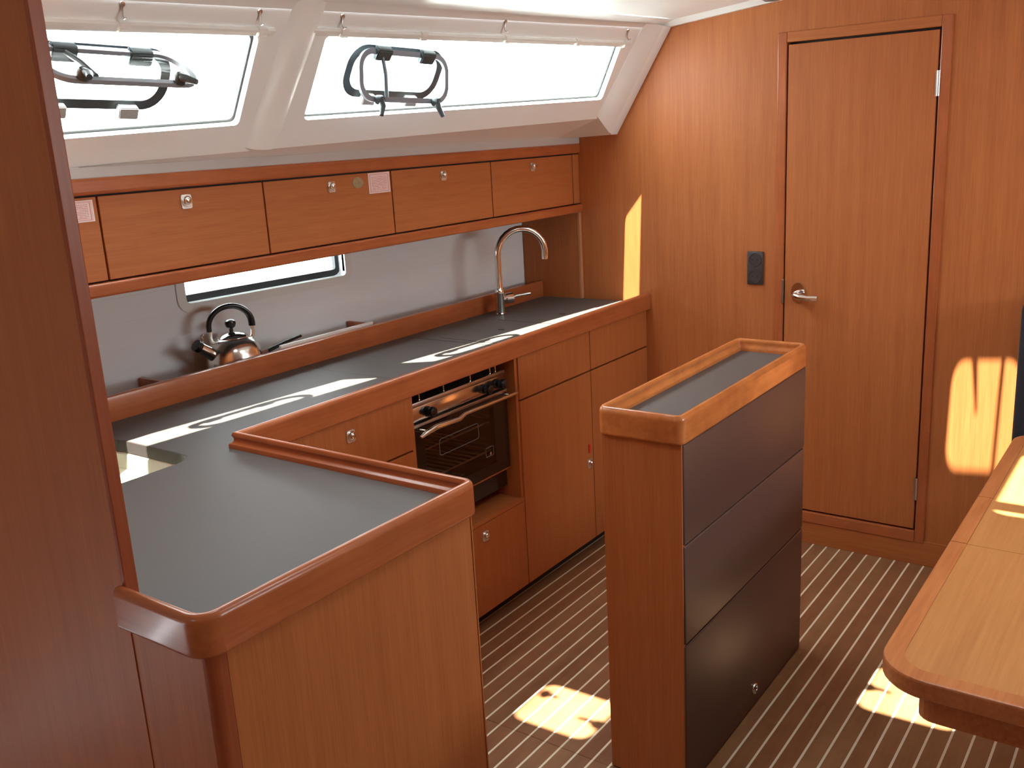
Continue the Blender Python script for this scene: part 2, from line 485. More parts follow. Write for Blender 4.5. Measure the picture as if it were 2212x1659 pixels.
w3 = empty('window_3', (splash_x(2.1), 2.1, 1.2), kind='structure')
def ring(y0, y1, z0, z1, wd, d0, d1, r=0.014):
    bm = bmesh.new()
    o = rounded([(y0-wd, z0-wd), (y1+wd, z0-wd), (y1+wd, z1+wd), (y0-wd, z1+wd)], r+wd, 4)
    i = rounded([(y0, z0), (y1, z0), (y1, z1), (y0, z1)], r, 4)
    return add_plate(bm, o, [i], lambda u, v, w: Vector((splash_x(u) + d0 + (d1-d0)*w, u, v)))
make('window_surround', ring(PY0, PY1, PZ0, PZ1, 0.030, 0.006, -0.01), M_WHITE, w3)
make('window_gasket', ring(PY0+0.012, PY1-0.016, PZ0+0.022, PZ1-0.004, 0.022, -0.028, -0.044, 0.01), M_RUB, w3)
bm = bmesh.new()
add_plate(bm, [(PY0-0.01, PZ0-0.01), (PY1+0.01, PZ0-0.01), (PY1+0.01, PZ1+0.01), (PY0-0.01, PZ1+0.01)], [],
          lambda u, v, w: Vector((splash_x(u) - 0.034 - 0.005*w, u, v)))
make('pane', bm, M_GLASS, w3)

# ---- coachroof side (sloping) with two long windows
PA = Vector((-2.062, 1.67, 1.668)); PN = Vector((-0.865, 0.061, 0.498)).normalized()
E2 = Vector((0.4989, 0, 0.8667)).normalized()
E1 = E2.cross(PN)
if E1.y < 0: E1 = -E1
E1 = E1/E1.y
def onside(y, v, d=0.0):
    """point on the sloping side: y along the boat, v up the slope from PA, d outboard of the surface"""
    return PA + E1*(y-PA.y) + E2*v + PN*d
def sideuv(p):
    p = Vector(p) - PA
    y = p.y; q = p - E1*y
    return (y + PA.y, q.dot(E2))
W1c = [(-2.012, 0.80, 1.860), (-1.943, 1.674, 1.875), (-2.061, 1.673, 1.669), (-2.143, 0.80, 1.635)]
W2c = [(-1.924, 1.882, 1.882), (-1.813, 3.258, 1.904), (-1.918, 3.281, 1.720), (-2.042, 1.880, 1.676)]
W1 = [sideuv(p) for p in W1c]; W2 = [sideuv(p) for p in W2c]
def slopev(y, z): return (z - (PA + E1*(y-PA.y)).z)/E2.z
def foldv(y): return slopev(y, 1.966 + 0.018*(y-1.9))
def sill_z(y): return 1.588 + 0.031*(y-1.245)
def sillv(y):
    # slope coordinate at which the sloping surface meets the sill fold
    return (sill_z(y) - (PA + E1*(y-PA.y)).z)/E2.z
YS = [-1.6, -0.5, 0.5, 1.2, 1.6, 2.0, 2.4, 2.8, 3.2, YW+0.01]
outer = [(y, sillv(y)) for y in YS] + [(y, foldv(y)) for y in reversed(YS)]
coach = empty('wall_coachroof', (-2.0, 2.0, 1.7), kind='structure')
bm = bmesh.new()
def cw(l):  # rounded hole
    return rounded(l, 0.014, 4)
add_plate(bm, outer, [cw(W1), cw(W2)], lambda u, v, w: onside(u, v, 0.020*w))
make('sloping_side', bm, M_GEL, coach)
# sill below the slope, and grey bedding strip above the lockers
bm = bmesh.new()
a = [bm.verts.new(onside(y, sillv(y))) for y in YS]
b = [bm.verts.new((-2.137, y, 1.585)) for y in YS]
c = [bm.verts.new((-2.20, y, 1.575)) for y in YS]
dd = [bm.verts.new(onside(y, sillv(y), 0.03) + Vector((0, 0, 0.02))) for y in YS]
for i in range(len(YS)-1):
    for p, q in ((a, b), (b, c), (c, dd)):
        bm.faces.new((p[i], p[i+1], q[i+1], q[i]))
make('sill_moulding', bm, M_GEL, coach, smooth=True)
make('bedding_strip', bx(-2.165, -2.132, -1.6, YW, 1.560, 1.588, bev=0.003), plain('grey_sealant_strip', (0.52, 0.50, 0.49), 0.5), coach)
make('side_deck', bx(-2.95, -2.17, -1.6, YW+0.03, 1.592, 1.63), M_GEL, coach)
# raised rib between the two windows (over the frame)
def rib(y_bot, y_top, wd, h, v0, v1, n=10):
    bm = bmesh.new(); rings = []
    prof = [(-1.0, -0.1), (-0.8, 0.45), (-0.45, 0.9), (0, 1.0), (0.45, 0.9), (0.8, 0.45), (1.0, -0.1)]
    for k in range(n+1):
        t = k/n; v = v0 + (v1-v0)*t; y = y_bot + (y_top-y_bot)*t
        rings.append([bm.verts.new(onside(y + a*wd, v, -h*b)) for a, b in prof])
    for r0, r1 in zip(rings[:-1], rings[1:]):
        for k in range(len(prof)-1): bm.faces.new((r0[k], r0[k+1], r1[k+1], r1[k]))
    return bm
make('roof_rib', rib(1.760, 1.806, 0.052, 0.016, sillv(1.74)+0.01, foldv(1.80)+0.012), M_GEL, coach, smooth='all')
# end moulding along the far bulkhead
prof_w = [(-2.137, 1.585), (-1.955, 1.589), (-1.712, 1.968)]
bm = bmesh.new()
L0 = [Vector((x, YW, z)) for x, z in prof_w[1:]]
L1 = [Vector((x, 3.405, z)) for x, z in prof_w[1:]]
L2 = [onside(3.300, sillv(3.300)+0.010, -0.002), onside(3.345, foldv(3.345)-0.004, -0.002)]
L3 = [onside(3.300, sillv(3.300)+0.010, 0.02), onside(3.345, foldv(3.345)-0.004, 0.02)]
vv = [[bm.verts.new(p) for p in l] for l in (L0, L1, L2, L3)]
L4 = [bm.verts.new((-2.137, YW, 1.585)), bm.verts.new((-2.137, 3.285, 1.585))]
for p, q in zip(vv[:-1], vv[1:]): bm.faces.new((p[0], p[1], q[1], q[0]))
bm.faces.new((vv[0][0], vv[1][0], vv[2][0], L4[1], L4[0]))
bm.faces.new((vv[0][1], vv[1][1], vv[2][1], vv[3][1]))
es = [e for e in bm.edges if e.verts[0] in vv[1] and e.verts[1] in vv[1]]
bmesh.ops.bevel(bm, geom=es, offset=0.012, segments=3, affect='EDGES')
make('end_moulding', bm, M_GEL, coach, smooth=True)

def window(name, corners, yref):
    root = empty(name, onside(yref, 0.1), kind='structure')
    cx = sum(c[0] for c in corners)/4; cy = sum(c[1] for c in corners)/4
    def grow(g): return [(c[0] + g*(1 if c[0] > cx else -1), c[1] + g*(1 if c[1] > cy else -1)) for c in corners]
    bm = bmesh.new()
    add_plate(bm, rounded(grow(0.02), 0.02, 4), [rounded(grow(-0.006), 0.018, 4)], lambda u, v, w: onside(u, v, 0.0202 + 0.006*w))
    make('window_gasket', bm, M_RUB, root)
    bm = bmesh.new()
    add_plate(bm, grow(0.02), [], lambda u, v, w: onside(u, v, 0.0265 + 0.008*w))
    make('pane', bm, M_GLASS, root)
    return root
window('window_1', W1, 1.3)
window('window_2', W2, 2.5)

# ---- ceiling with roof hatches (three of them let the sun in)
def ceil_z(x, y): return 1.986 + 0.10*(min(x, 0.0)+1.712) - 0.10*max(x, 0.0)
def trace(px, py, pz, x_guess=-0.8):
    """where the sun ray that lands on (px,py,pz) crosses the ceiling"""
    x = x_guess
    for _ in range(6):
        t = (ceil_z(x, 0) - pz)/(-sdir.z)
        x = px - sdir.x*t; y = py - sdir.y*t
    return x, y
HATCH = []
def hatch_from(p0, p1):
    a = trace(*p0); b = trace(*p1)
    HATCH.append((min(a[0], b[0]), max(a[0], b[0]), min(a[1], b[1]), max(a[1], b[1])))
hatch_from((-1.475, 1.895, 0), (-1.235, 2.115, 0))           # pool of light on the floor beside the island
hatch_from((-0.661, YW, 0.776), (-0.462, YW, 0.362))         # pool on the far bulkhead
hatch_from((-0.665, 2.435, 0), (-0.410, 2.700, 0))           # pool on the floor beside the table
hatch_from((-0.332, 2.235, 0.72), (-0.06, 2.720, 0.72))       # pool on the table top
ceil = empty('ceiling', (0, 1, 2.0), kind='structure')
holes = []
for h in HATCH:
    holes.append(rounded([(h[0], h[2]), (h[1], h[2]), (h[1], h[3]), (h[0], h[3])], 0.035, 5))
bm = bmesh.new()
def cz(u, v, w): return Vector((u, v, ceil_z(u, v) + 0.028*w))
# split across the crown so that the camber folds cleanly
xs0 = -1.86
lp = [(0.0, -1.6), (0.0, YW+0.01)] + [(onside(y, foldv(y)).x+0.045, y) for y in reversed(YS)]
rp = [(0.0, -1.6), (1.95, -1.6), (1.95, YW+0.01), (0.0, YW+0.01)]
add_plate(bm, lp, [h for h, q in zip(holes, HATCH) if q[1] < 0], cz)
bm2 = bmesh.new()
make('roof_panel', bm, M_GEL, ceil)
add_plate(bm2, rp, [h for h, q in zip(holes, HATCH) if q[0] > 0], cz)
make('roof_panel', bm2, M_GEL, ceil)
# rounded fold between roof and sloping side
bm = bmesh.new()
r0, r1, r2_, r3 = [], [], [], []
for y in YS:
    p = onside(y, foldv(y)-0.03, -0.001); q = onside(y, foldv(y), -0.004)
    r0.append(bm.verts.new(p)); r1.append(bm.verts.new(onside(y, foldv(y)-0.008, -0.006)))
    r2_.append(bm.verts.new((q.x+0.02, y, ceil_z(q.x+0.02, y)-0.008))); r3.append(bm.verts.new((q.x+0.07, y, ceil_z(q.x+0.07, y)-0.001)))
for i in range(len(YS)-1):
    for p, q in ((r0, r1), (r1, r2_), (r2_, r3)): bm.faces.new((p[i], p[i+1], q[i+1], q[i]))
make('roof_fold', bm, M_GEL, ceil, smooth='all')
bm = bmesh.new(); rr_ = []
for x, z in ((-1.725, 1.966), (-1.277, 2.011), (-0.6, 2.075), (0.0, 2.135), (1.9, 1.95)):
    rr_.append([bm.verts.new((x, y, z+dz)) for y, dz in ((YW, 0), (YW-0.022, 0.0), (YW-0.045, 0.022), (YW-0.045, 0.05), (YW, 0.05))])
for p, q in zip(rr_[:-1], rr_[1:]):
    for k in range(5): bm.faces.new((p[k], p[(k+1) % 5], q[(k+1) % 5], q[k]))
bm.faces.new(rr_[0]); bm.faces.new(rr_[-1][::-1])
make('trim_2', bm, M_GEL, kind='structure')

def roof_hatch(idx, h, handles=True, bar=None):
    x0, x1, y0, y1 = h
    root = empty('window_%d' % (5+idx), ((x0+x1)/2, (y0+y1)/2, ceil_z((x0+x1)/2, 0)), kind='structure')
    bm = bmesh.new()
    o = rounded([(x0-0.03, y0-0.03), (x1+0.03, y0-0.03), (x1+0.03, y1+0.03), (x0-0.03, y1+0.03)], 0.06, 5)
    i = rounded([(x0, y0), (x1, y0), (x1, y1), (x0, y1)], 0.035, 5)
    add_plate(bm, o, [i], lambda u, v, w: Vector((u, v, ceil_z(u, v) + 0.029 + 0.014*w)))
    make('hatch_frame', bm, M_PORT, root)
    bm = bmesh.new()
    add_plate(bm, [(x0-0.02, y0-0.02), (x1+0.02, y0-0.02), (x1+0.02, y1+0.02), (x0-0.02, y1+0.02)], [],
              lambda u, v, w: Vector((u, v, ceil_z(u, v) + 0.044 + 0.008*w)))
    make('pane', bm, M_GLASS, root)
    if handles:
        for hx, hy, dx in handles:
            zc = ceil_z(hx, hy) + 0.036
            bm = bmesh.new()
            add_lathe(bm, [(0, -0.02), (0.016, -0.02), (0.018, -0.012), (0.018, 0.008)], (hx, hy, zc), (0, 0, 1), 16)
            add_tube(bm, [(hx, hy, zc-0.014), (hx+dx*0.5, hy+0.012, zc-0.02), (hx+dx, hy+0.006, zc-0.02)], [0.010, 0.009, 0.007], 8)
            make('hatch_handle', bm, M_PORT, root, smooth=True)
    if bar:
        for bx0, bx1 in bar:
            bm = bmesh.new(); add_box(bm, bx0, bx1, y0, y1, ceil_z(bx0, 0)+0.018, ceil_z(bx0, 0)+0.030, bev=0.002)
            make('hatch_bar', bm, M_PORT, root)
    return root
A, B, Cc = HATCH[:3]
roof_hatch(0, A, handles=[(A[0]+0.022, A[2]+0.145, 0.045), (A[1]-0.01, A[2]+0.085, -0.065)])
hb_ = roof_hatch(1, B, handles=None, bar=[(B[1]-0.062, B[1]-0.048)])
p0_ = trace(-0.592, YW, 0.79, -0.6); p1_ = trace(-0.580, YW, 0.585, -0.6)
zc = ceil_z(p0_[0], 0)
bm = bmesh.new(); add_tube(bm, [(p0_[0]-0.012, p0_[1]+0.012, zc+0.03), (p0_[0], p0_[1]-0.02, zc+0.022), (p1_[0], p1_[1], zc+0.012)], [0.013, 0.009, 0.004], 8)
make('hatch_handle', bm, M_PORT, hb_, smooth=True)
roof_hatch(2, Cc, handles=[(Cc[0]+0.005, Cc[2]+0.115, 0.06)], bar=None)
Dd = HATCH[3]
rt = roof_hatch(3, Dd, handles=None)
ybar = trace(-0.2, 2.288, 0.72, -0.2)[1]
make('hatch_bar', bx(Dd[0], Dd[1], ybar-0.022, ybar+0.022, ceil_z(Dd[0], 0)+0.030, ceil_z(Dd[1], 0)+0.042), M_PORT, rt)

# ---- near partition at the left edge of the picture (with solid lipping), closing walls of the cabin
pt = empty('wall_near', (-1.33, 0.74, 0.0), kind='structure')
make('partition_panel', bx(-2.75, -1.322, 0.740, 0.758, 0.0, 1.99), M_VZ, pt)
make('edge_lipping', bx(-1.3215, -1.310, 0.738, 0.760, FB+0.01, 1.99, bev=0.002), M_LIP, pt)
aft = empty('wall_aft', (0, -1.6, 0), kind='structure')
bm = bmesh.new()
add_plate(bm, [(-2.95, -0.02), (1.95, -0.02), (1.95, 2.25), (-2.95, 2.25)], [[(-1.35, 1.78), (-0.75, 1.78), (-0.75, 1.92), (-1.35, 1.92)]],  # high opening added out of view to light the partition
          lambda u, v, w: Vector((u, -1.6 - 0.03*w, v)))
make('aft_panel', bm, M_VZ, aft)
stb = empty('wall_right', (1.9, 0, 0), kind='structure')
bm = bmesh.new()
sh = [rounded([(1.8, 1.38), (3.3, 1.38), (3.3, 1.82), (1.8, 1.82)], 0.03, 4)]
add_plate(bm, [(-1.6, 0.0), (YW, 0.0), (YW, 2.0), (-1.6, 2.0)], sh, lambda u, v, w: Vector((1.9 + 0.03*w, u, v)))
make('side_lining', bm, M_VY, stb)
for k, (ya, yb) in enumerate(((1.8, 3.3),)):  # unseen window, added and sized to bring in neutral fill light
    r = empty('window_%d' % (10+k), (1.92, (ya+yb)/2, 1.64), kind='structure')
    make('pane', bx(1.931, 1.937, ya-0.03, yb+0.03, 1.35, 1.85), M_GLASS, r)

# portals in the openings
portal('portal', (-1.05, -1.65, 1.85), (1, 0, 0), (0, 0, 1), (0, 1, 0), 0.62, 0.16)
cW2 = onside(2.575, sum(c[1] for c in W2)/4, 0.045); cW1 = onside(1.235, sum(c[1] for c in W1)/4, 0.045)
portal('portal', cW2, E1, E2, -PN, 1.45, 0.26)
portal('portal', cW1, E1, E2, -PN, 0.92, 0.28)
portal('portal', (splash_x(2.12)-0.05, 2.12, 1.21), (0, 1, 0), (0, 0, 1), (1, 0, 0), 0.68, 0.14)
for h in HATCH:
    portal('portal', ((h[0]+h[1])/2, (h[2]+h[3])/2, ceil_z((h[0]+h[1])/2, 0)+0.06), (1, 0, 0), (0, 1, 0), (0, 0, -1), h[1]-h[0]+0.03, h[3]-h[2]+0.03)
portal('portal', (1.95, 2.55, 1.60), (0, 1, 0), (0, 0, 1), (-1, 0, 0), 1.55, 0.48)

# ================================================================== OPENING PORTS in the long windows
def port_light(yc, vc, hl, hh, open_deg, label, r=0.062):
    """yc,vc centre on the slope; hl,hh half size; sash hinged along the top edge, swung inboard"""
    root = empty('port_light', onside(yc, vc, 0.03), label, 'window vent', group=None)
    def rect(l, h): return [(yc-l, vc-h), (yc+l, vc-h), (yc+l, vc+h), (yc-l, vc+h)]
    bm = bmesh.new()
    add_plate(bm, rounded(rect(hl, hh), r, 8), [rounded(rect(hl-0.024, hh-0.022), r-0.020, 8)], lambda u, v, w: onside(u, v, 0.006 + 0.012*w))
    make('outer_frame', bm, M_PORT, root, smooth=True)
    # sash
    th = math.radians(open_deg); ci, si = math.cos(th), math.sin(th)
    vt = vc + hh - 0.006
    def sash(u, v, d):
        s = vt - v                         # distance down from the hinge line
        p = onside(u, vt, -0.004)
        return p - E2*(s*ci) - PN*(s*si) + (E2*(-si) + PN*ci)*(d)
    bm = bmesh.new()
    l2, h2 = hl-0.010, hh-0.006
    add_plate(bm, rounded(rect(l2, h2), r-0.01, 8), [rounded(rect(l2-0.015, h2-0.015), r-0.024, 8)], lambda u, v, w: sash(u, v, -0.005+0.010*w))
    sf = make('sash_frame', bm, M_SASH, root, smooth=True, label='grey sash frame swung open on its hinges')
    bm = bmesh.new()
    add_plate(bm, rounded(rect(l2-0.012, h2-0.012), r-0.022, 8), [], lambda u, v, w: sash(u, v, -0.001+0.004*w))
    make('pane', bm, M_GLASS, sf)
    for s in (-1, 1):
        yy = yc + s*0.088
        bm = bmesh.new()
        vs = []
        for u in (yy-0.028, yy+0.028):
            for v, d in ((vc+hh+0.004, 0.0), (vc+hh-0.034, -0.004), (vc+hh-0.034, -0.020), (vc+hh-0.004, -0.024), (vc+hh+0.004, -0.014)):
                vs.append(bm.verts.new(onside(u, v, d)))
        for k in range(5): bm.faces.new((vs[k], vs[(k+1) % 5], vs[5+(k+1) % 5], vs[5+k]))
        bm.faces.new(vs[:5]); bm.faces.new(vs[5:][::-1])
        bmesh.ops.bevel(bm, geom=list(bm.edges), offset=0.003, segments=2, affect='EDGES')
        make('hinge', bm, M_PORT, root, smooth=True)
        # dog handle on the sash
        yh = yc + s*hl*0.60
        bm = bmesh.new()
        b0 = sash(yh, vc-hh+0.012, -0.006)
        up = (E2*(-si) + PN*ci)*(-1)
        add_lathe(bm, [(0, -0.002), (0.013, -0.002), (0.013, 0.012), (0.010, 0.020), (0, 0.020)], b0, up, 14, Vector((0, 1, 0)))
        dl = (sash(yh, vc-hh-0.03, 0) - sash(yh, vc-hh, 0)).normalized()
        add_tube(bm, [b0+up*0.012, b0+up*0.020+dl*0.018, b0+up*0.026+dl*0.042+E1.normalized()*0.012*s], [0.010, 0.0085, 0.006], 10)
        make('dog_handle', bm, M_PORT, root, smooth=True)
        # pale catch block on the bottom edge
        bm = bmesh.new(); yk = yc + s*0.086
        vs = []
        for u in (yk-0.024, yk+0.024):
            for v, d in ((vc-hh+0.014, 0.008), (vc-hh+0.010, -0.010), (vc-hh-0.016, -0.012), (vc-hh-0.018, 0.012)):
                vs.append(bm.verts.new(onside(u, v, d)))
        for k in range(4): bm.faces.new((vs[k], vs[(k+1) % 4], vs[4+(k+1) % 4], vs[4+k]))
        bm.faces.new(vs[:4]); bm.faces.new(vs[4:][::-1])
        bmesh.ops.bevel(bm, geom=list(bm.edges), offset=0.002, segments=2, affect='EDGES')
        make('catch', bm, M_PORTL, root, smooth=True)
    # friction stay
    bm = bmesh.new()
    p0 = onside(yc-0.5*hl, vc+hh-0.01, -0.010); p1 = sash(yc-0.42*hl, vc-hh+0.02, -0.006)
    add_tube(bm, [p0, (p0+p1)/2 + E1.normalized()*0.006, p1], 0.006, 8)
    make('stay', bm, M_PORT, root, smooth=True)
    return root
port_light(1.272, slopev(1.27, 1.776), 0.184, 0.075, 84, 'left opening port with its grey sash swung wide open')
port_light(2.175, slopev(2.18, 1.795), 0.190, 0.077, 26, 'opening port in the long right window, sash partly open')

# ---- curtain tracks, hooks
def track(ya, yb, va, vb, clips, label):
    root = empty('curtain_track', onside((ya+yb)/2, (va+vb)/2), label, 'curtain rail')
    def vy(y): return va + (vb-va)*(y-ya)/(yb-ya)
    def bar(y0, y1, sec, name):
        bm = bmesh.new(); vs = []
        for y in (y0, y1):
            for dv, d in sec: vs.append(bm.verts.new(onside(y, vy(y)+dv, d)))
        n = len(sec)
        for k in range(n): bm.faces.new((vs[k], vs[(k+1) % n], vs[n+(k+1) % n], vs[n+k]))
        bm.faces.new(vs[:n]); bm.faces.new(vs[n:][::-1])
        if name == 'clip': bmesh.ops.bevel(bm, geom=list(bm.edges), offset=0.002, segments=2, affect='EDGES')
        make(name, bm, M_WHITE, root)
    bar(ya, yb, [(0.011, 0.0), (0.011, -0.007), (0.006, -0.011), (0.0, -0.011), (-0.001, -0.006), (-0.010, -0.005), (-0.011, 0.0)], 'rail')
    for y in clips:
        bar(y-0.014, y+0.014, [(0.014, 0.0), (0.012, -0.012), (-0.002, -0.015), (-0.011, -0.011), (-0.013, 0.0)], 'clip')
def vof(p): return sideuv(p)[1]
track(0.80, 1.71, slopev(0.80, 1.876), slopev(1.71, 1.886), [1.313, 1.673], 'short white curtain track above the left window')
track(1.83, 3.30, slopev(1.83, 1.892), slopev(3.30, 1.910), [1.932, 2.228, 2.598, 2.974, 3.27], 'long white curtain track above the right window')
for (y, z, lb) in ((1.305, 1.917, 'small metal hook above the left window, beside the partition'),
                   (1.659, 1.922, 'small metal hook above the right end of the left window'),
                   (1.917, 1.925, 'small metal hook at the left end of the right window'),
                   (2.566, 1.944, 'small metal hook above the middle of the right window'),
                   (3.258, 1.947, 'small metal hook above the far end of the right window')):
    vq = slopev(y, z)
    root = empty('curtain_hook', onside(y, vq), lb, 'hook', group=None)
    bm = bmesh.new()
    add_lathe(bm, [(0, 0.004), (0.006, 0.003), (0.007, 0.0)], onside(y, vq+0.006), -PN, 12)
    make('screw_plate', bm, M_BRUSH, root, smooth=True)
    bm = bmesh.new()
    o = onside(y, vq)
    add_tube(bm, [o+E2*0.006-PN*0.002, o-E2*0.006-PN*0.005, o-E2*0.016-PN*0.010, o-E2*0.020-PN*0.018, o-E2*0.014-PN*0.024], 0.0022, 8)
    make('hook_wire', bm, M_BRUSH, root, smooth=True)
# dark deckhead fitting at the top edge
root = empty('ceiling_fitting', (-1.36, 3.35, 1.99), 'dark round fitting under the ceiling at the far bulkhead', 'ceiling light')
zc = ceil_z(-1.33, 0)
bm = bmesh.new(); add_lathe(bm, [(0.042, 0.0), (0.040, -0.014), (0.026, -0.020)], (-1.285, 3.36, zc), (0, 0, 1), 24)
make('bezel', bm, M_PORT, root, smooth=True)
bm = bmesh.new(); add_lathe(bm, [(0.027, -0.010), (0.025, -0.022), (0, -0.024)], (-1.285, 3.36, zc), (0, 0, 1), 24)
make('lens', bm, M_GREY, root, smooth=True)

# ================================================================== UPPER LOCKERS
UX = -2.140
UB, UT = 1.320, 1.518
make('trim_3', bx(-2.20, -2.128, 0.76, YW, 1.5225, 1.562, bev=0.008, seg=3), M_TY, kind='structure', label='reddish wood rail along the top of the wall lockers')
make('trim_4', bx(-2.22, -2.126, 0.76, YW, 1.283, 1.316, bev=0.006, seg=3), M_TY, kind='structure', label='reddish wood rail along the bottom of the wall lockers')
divs = [0.775, 1.296, 1.796, 2.318, 2.852, 3.408]
lock_y = [None, 1.540, 2.052, 2.577, 3.119]
labels = ['wall locker nearest the partition, mostly hidden, with a corner of a printed notice',
          'wide wall locker with the largest chrome lock, second from the partition',
          'wall locker above the low window, with round seal and pink notice',
          'plain wall locker between the notice and the far corner',
          'wall locker nearest the far bulkhead']
def sticker(parent, y0, y1, z0, z1, mat, name, label, tilt=0.0, x=UX+0.0008, round_=False):
    bm = bmesh.new(); uvl = bm.loops.layers.uv.new('UVMap')
    if round_:
        pts = [(y0 + (y1-y0)*(0.5+0.5*math.cos(a)), z0 + (z1-z0)*(0.5+0.5*math.sin(a))) for a in [2*math.pi*k/28 for k in range(28)]]
    else:
        pts = [(y0, z0), (y1, z0+tilt), (y1, z1+tilt), (y0, z1)]
    f = bm.faces.new([bm.verts.new((x+0.0004, p[0], p[1])) for p in pts])
    for l, p in zip(f.loops, pts): l[uvl].uv = ((p[0]-y0)/(y1-y0), (p[1]-z0)/(z1-z0))
    r = bmesh.ops.extrude_face_region(bm, geom=[f])
    bmesh.ops.translate(bm, vec=(-0.0006, 0, 0), verts=[g for g in r['geom'] if isinstance(g, bmesh.types.BMVert)])
    return make(name, bm, mat, parent, label=label)
for i in range(5):
    ya, yb = divs[i], divs[i+1]
    root = empty('wall_locker', (UX-0.1, (ya+yb)/2, UB), labels[i], 'cabinet', group='row of wall lockers')
    make('carcass', bx(-2.40, UX-0.019, ya, yb, UB-0.003, UT+0.007), M_BLACKM, root)
    dr = make('locker_door', bx(UX-0.018, UX, ya+0.0028, yb-0.0028, UB, UT, bev=0.0015), M_VY, root)
    if lock_y[i]:
        push_lock(root, (UX, lock_y[i], 1.486), (1, 0, 0), size=0.031 if i == 1 else 0.027)
    if i == 0: sticker(dr, 1.185, 1.283, 1.462, 1.512, M_NOTICE, 'notice', 'small pink printed notice')
    if i == 2:
        sticker(dr, 2.212, 2.309, 1.453, 1.518-0.002, M_NOTICE, 'notice', 'square pink printed notice', tilt=0.0)
        sticker(dr, 2.142, 2.190, 1.474, 1.508, M_SEAL, 'seal_sticker', 'round greenish seal sticker', round_=True)
root = empty('locker_filler', (UX-0.05, 3.43, UB), 'narrow veneered filler panel between the last wall locker and the bulkhead', 'filler panel')
make('filler_panel', bx(UX-0.018, UX, 3.411, YW-0.001, UB, UT, bev=0.001), M_VZ, root)
root = empty('end_panel', (-2.3, YW-0.02, WT), 'veneered end panel with pale edge behind the tap, below the wall lockers', 'side panel')
make('panel', bx(-2.428, -2.146, YW-0.018, YW-0.001, WT, 1.283), M_VZ, root)
make('edge_band', bx(-2.1455, -2.136, YW-0.019, YW-0.001, WT, 1.283, bev=0.001), wood('pale_edge_band', (0.45, 0.19, 0.09), (0.55, 0.26, 0.13), 'Z'), root, label='pale edge band')

# ================================================================== WORKTOP with fiddles
wt = empty('worktop', (-1.9, 1.9, 0.886), 'long L-shaped speckled grey galley worktop edged with reddish wood fiddles', 'worktop')
SX0, SX1, SY0, SY1 = -2.235, -1.857, 0.855, 1.270
BFX = -2.332
slab = [(BFX-0.02, 0.764), (-1.30, 0.764), (-1.30, 0.745), (-1.13, 0.745), (-1.13, 1.352), (-1.842, 1.352), (-1.842, YW-0.019), (BFX-0.02, YW-0.019)]
sink_hole = rounded([(SX0, SY0), (SX1, SY0), (SX1, SY1), (SX0, SY1)], [0.05, 0.05, 0.05, 0.09], 6)
bm = bmesh.new()
add_plate(bm, slab, [sink_hole], lambda u, v, w: Vector((u, v, WT - 0.030*w)))
make('slab', bm, M_LAM, wt)
# moulded fiddle section: (inward offset, height)
FP = [(0.003, FB), (0.0008, FB+0.0015), (0.0, FB+0.004), (0.0, FB+0.006), (0.0, FB+0.034), (0.0, FT-0.014), (0.0, FT-0.011), (0.002, FT-0.005), (0.006, FT-0.001), (0.011, FT), (0.015, FT-0.001), (0.0175, FT-0.005),
      (0.0178, FT-0.010), (0.0155, FT-0.013), (0.0145, FT-0.017), (0.0155, FT-0.022), (0.019, FT-0.026), (0.0235, FT-0.028),
      (0.0245, FT-0.031), (0.0245, WT-0.02), (0.0205, FB)]
# outer corner line from far bulkhead round the peninsula to the partition
fpts = [(FX, YW-0.001), (FX, 1.378), (-1.108, 1.378), (-1.108, 0.722), (-1.322, 0.722)]
path = miter_path(fpts, [0, 0, 0.028, 0.040, 0], side=-1)
# split in straight parts so that grain follows each length
seg_long = [q for q in path[:2]]
bm = bmesh.new(); sweep_profile(bm, seg_long, FP); make('fiddle', bm, M_TY, wt, smooth=True)
i1 = 1; iA = 1 + 7; iB = iA + 7
bm = bmesh.new(); sweep_profile(bm, path[1:2+4], FP); make('fiddle', bm, M_TX, wt, smooth=True)
bm = bmesh.new(); sweep_profile(bm, path[5:9+1], FP); make('fiddle', bm, M_TY, wt, smooth=True)
bm = bmesh.new(); sweep_profile(bm, path[9:], FP); make('fiddle', bm, M_TX, wt, smooth=True)
# back fiddle
bm = bx(BFX-0.024, BFX, 0.764, YW-0.019, WT-0.002, 0.989, bev=0.003, seg=2)
make('back_fiddle', bm, M_TY, wt, smooth=True)
make('back_shelf', bx(-2.70, BFX-0.024, 0.764, YW-0.001, 0.896, 0.912), M_LAM, wt)
for y, zt in ((1.615, 0.958), (2.43, 0.985)):
    make('divider', bx(splash_x(y)+0.002, BFX-0.0245, y-0.008, y+0.008, 0.9125, zt, bev=0.003), M_TX, wt, smooth=True)
# inset covers with finger holes, fridge lid seams
def cover(x0, x1, y0, y1, hx, hy, r):
    bm = bmesh.new()
    hole = [(hx+0.015*math.cos(a), hy+0.011*math.sin(a)) for a in [2*math.pi*k/20 for k in range(20)]]
    add_plate(bm, rounded([(x0, y0), (x1, y0), (x1, y1), (x0, y1)], r, 6), [hole], lambda u, v, w: Vector((u, v, WT+0.0016 - 0.0012*w)))
    c = make('sink_cover', bm, M_LAM, wt)
    bm = bmesh.new(); add_lathe(bm, [(0.0165, 0.0003), (0.0165, 0.0008), (0, 0.0008)], (hx, hy, WT), (0, 0, 1), 20)
    make('finger_hole', bm, M_BLACKM, c)
cover(-2.215, -1.880, 2.560, 2.905, -2.063, 2.755, 0.045)
cover(-2.215, -1.880, 2.915, 3.260, -2.016, 3.097, 0.045)
make('lid_seam', bx(-2.315, -1.86, 2.525, 2.5275, WT-0.001, WT+0.0005), M_BLACKM, wt)
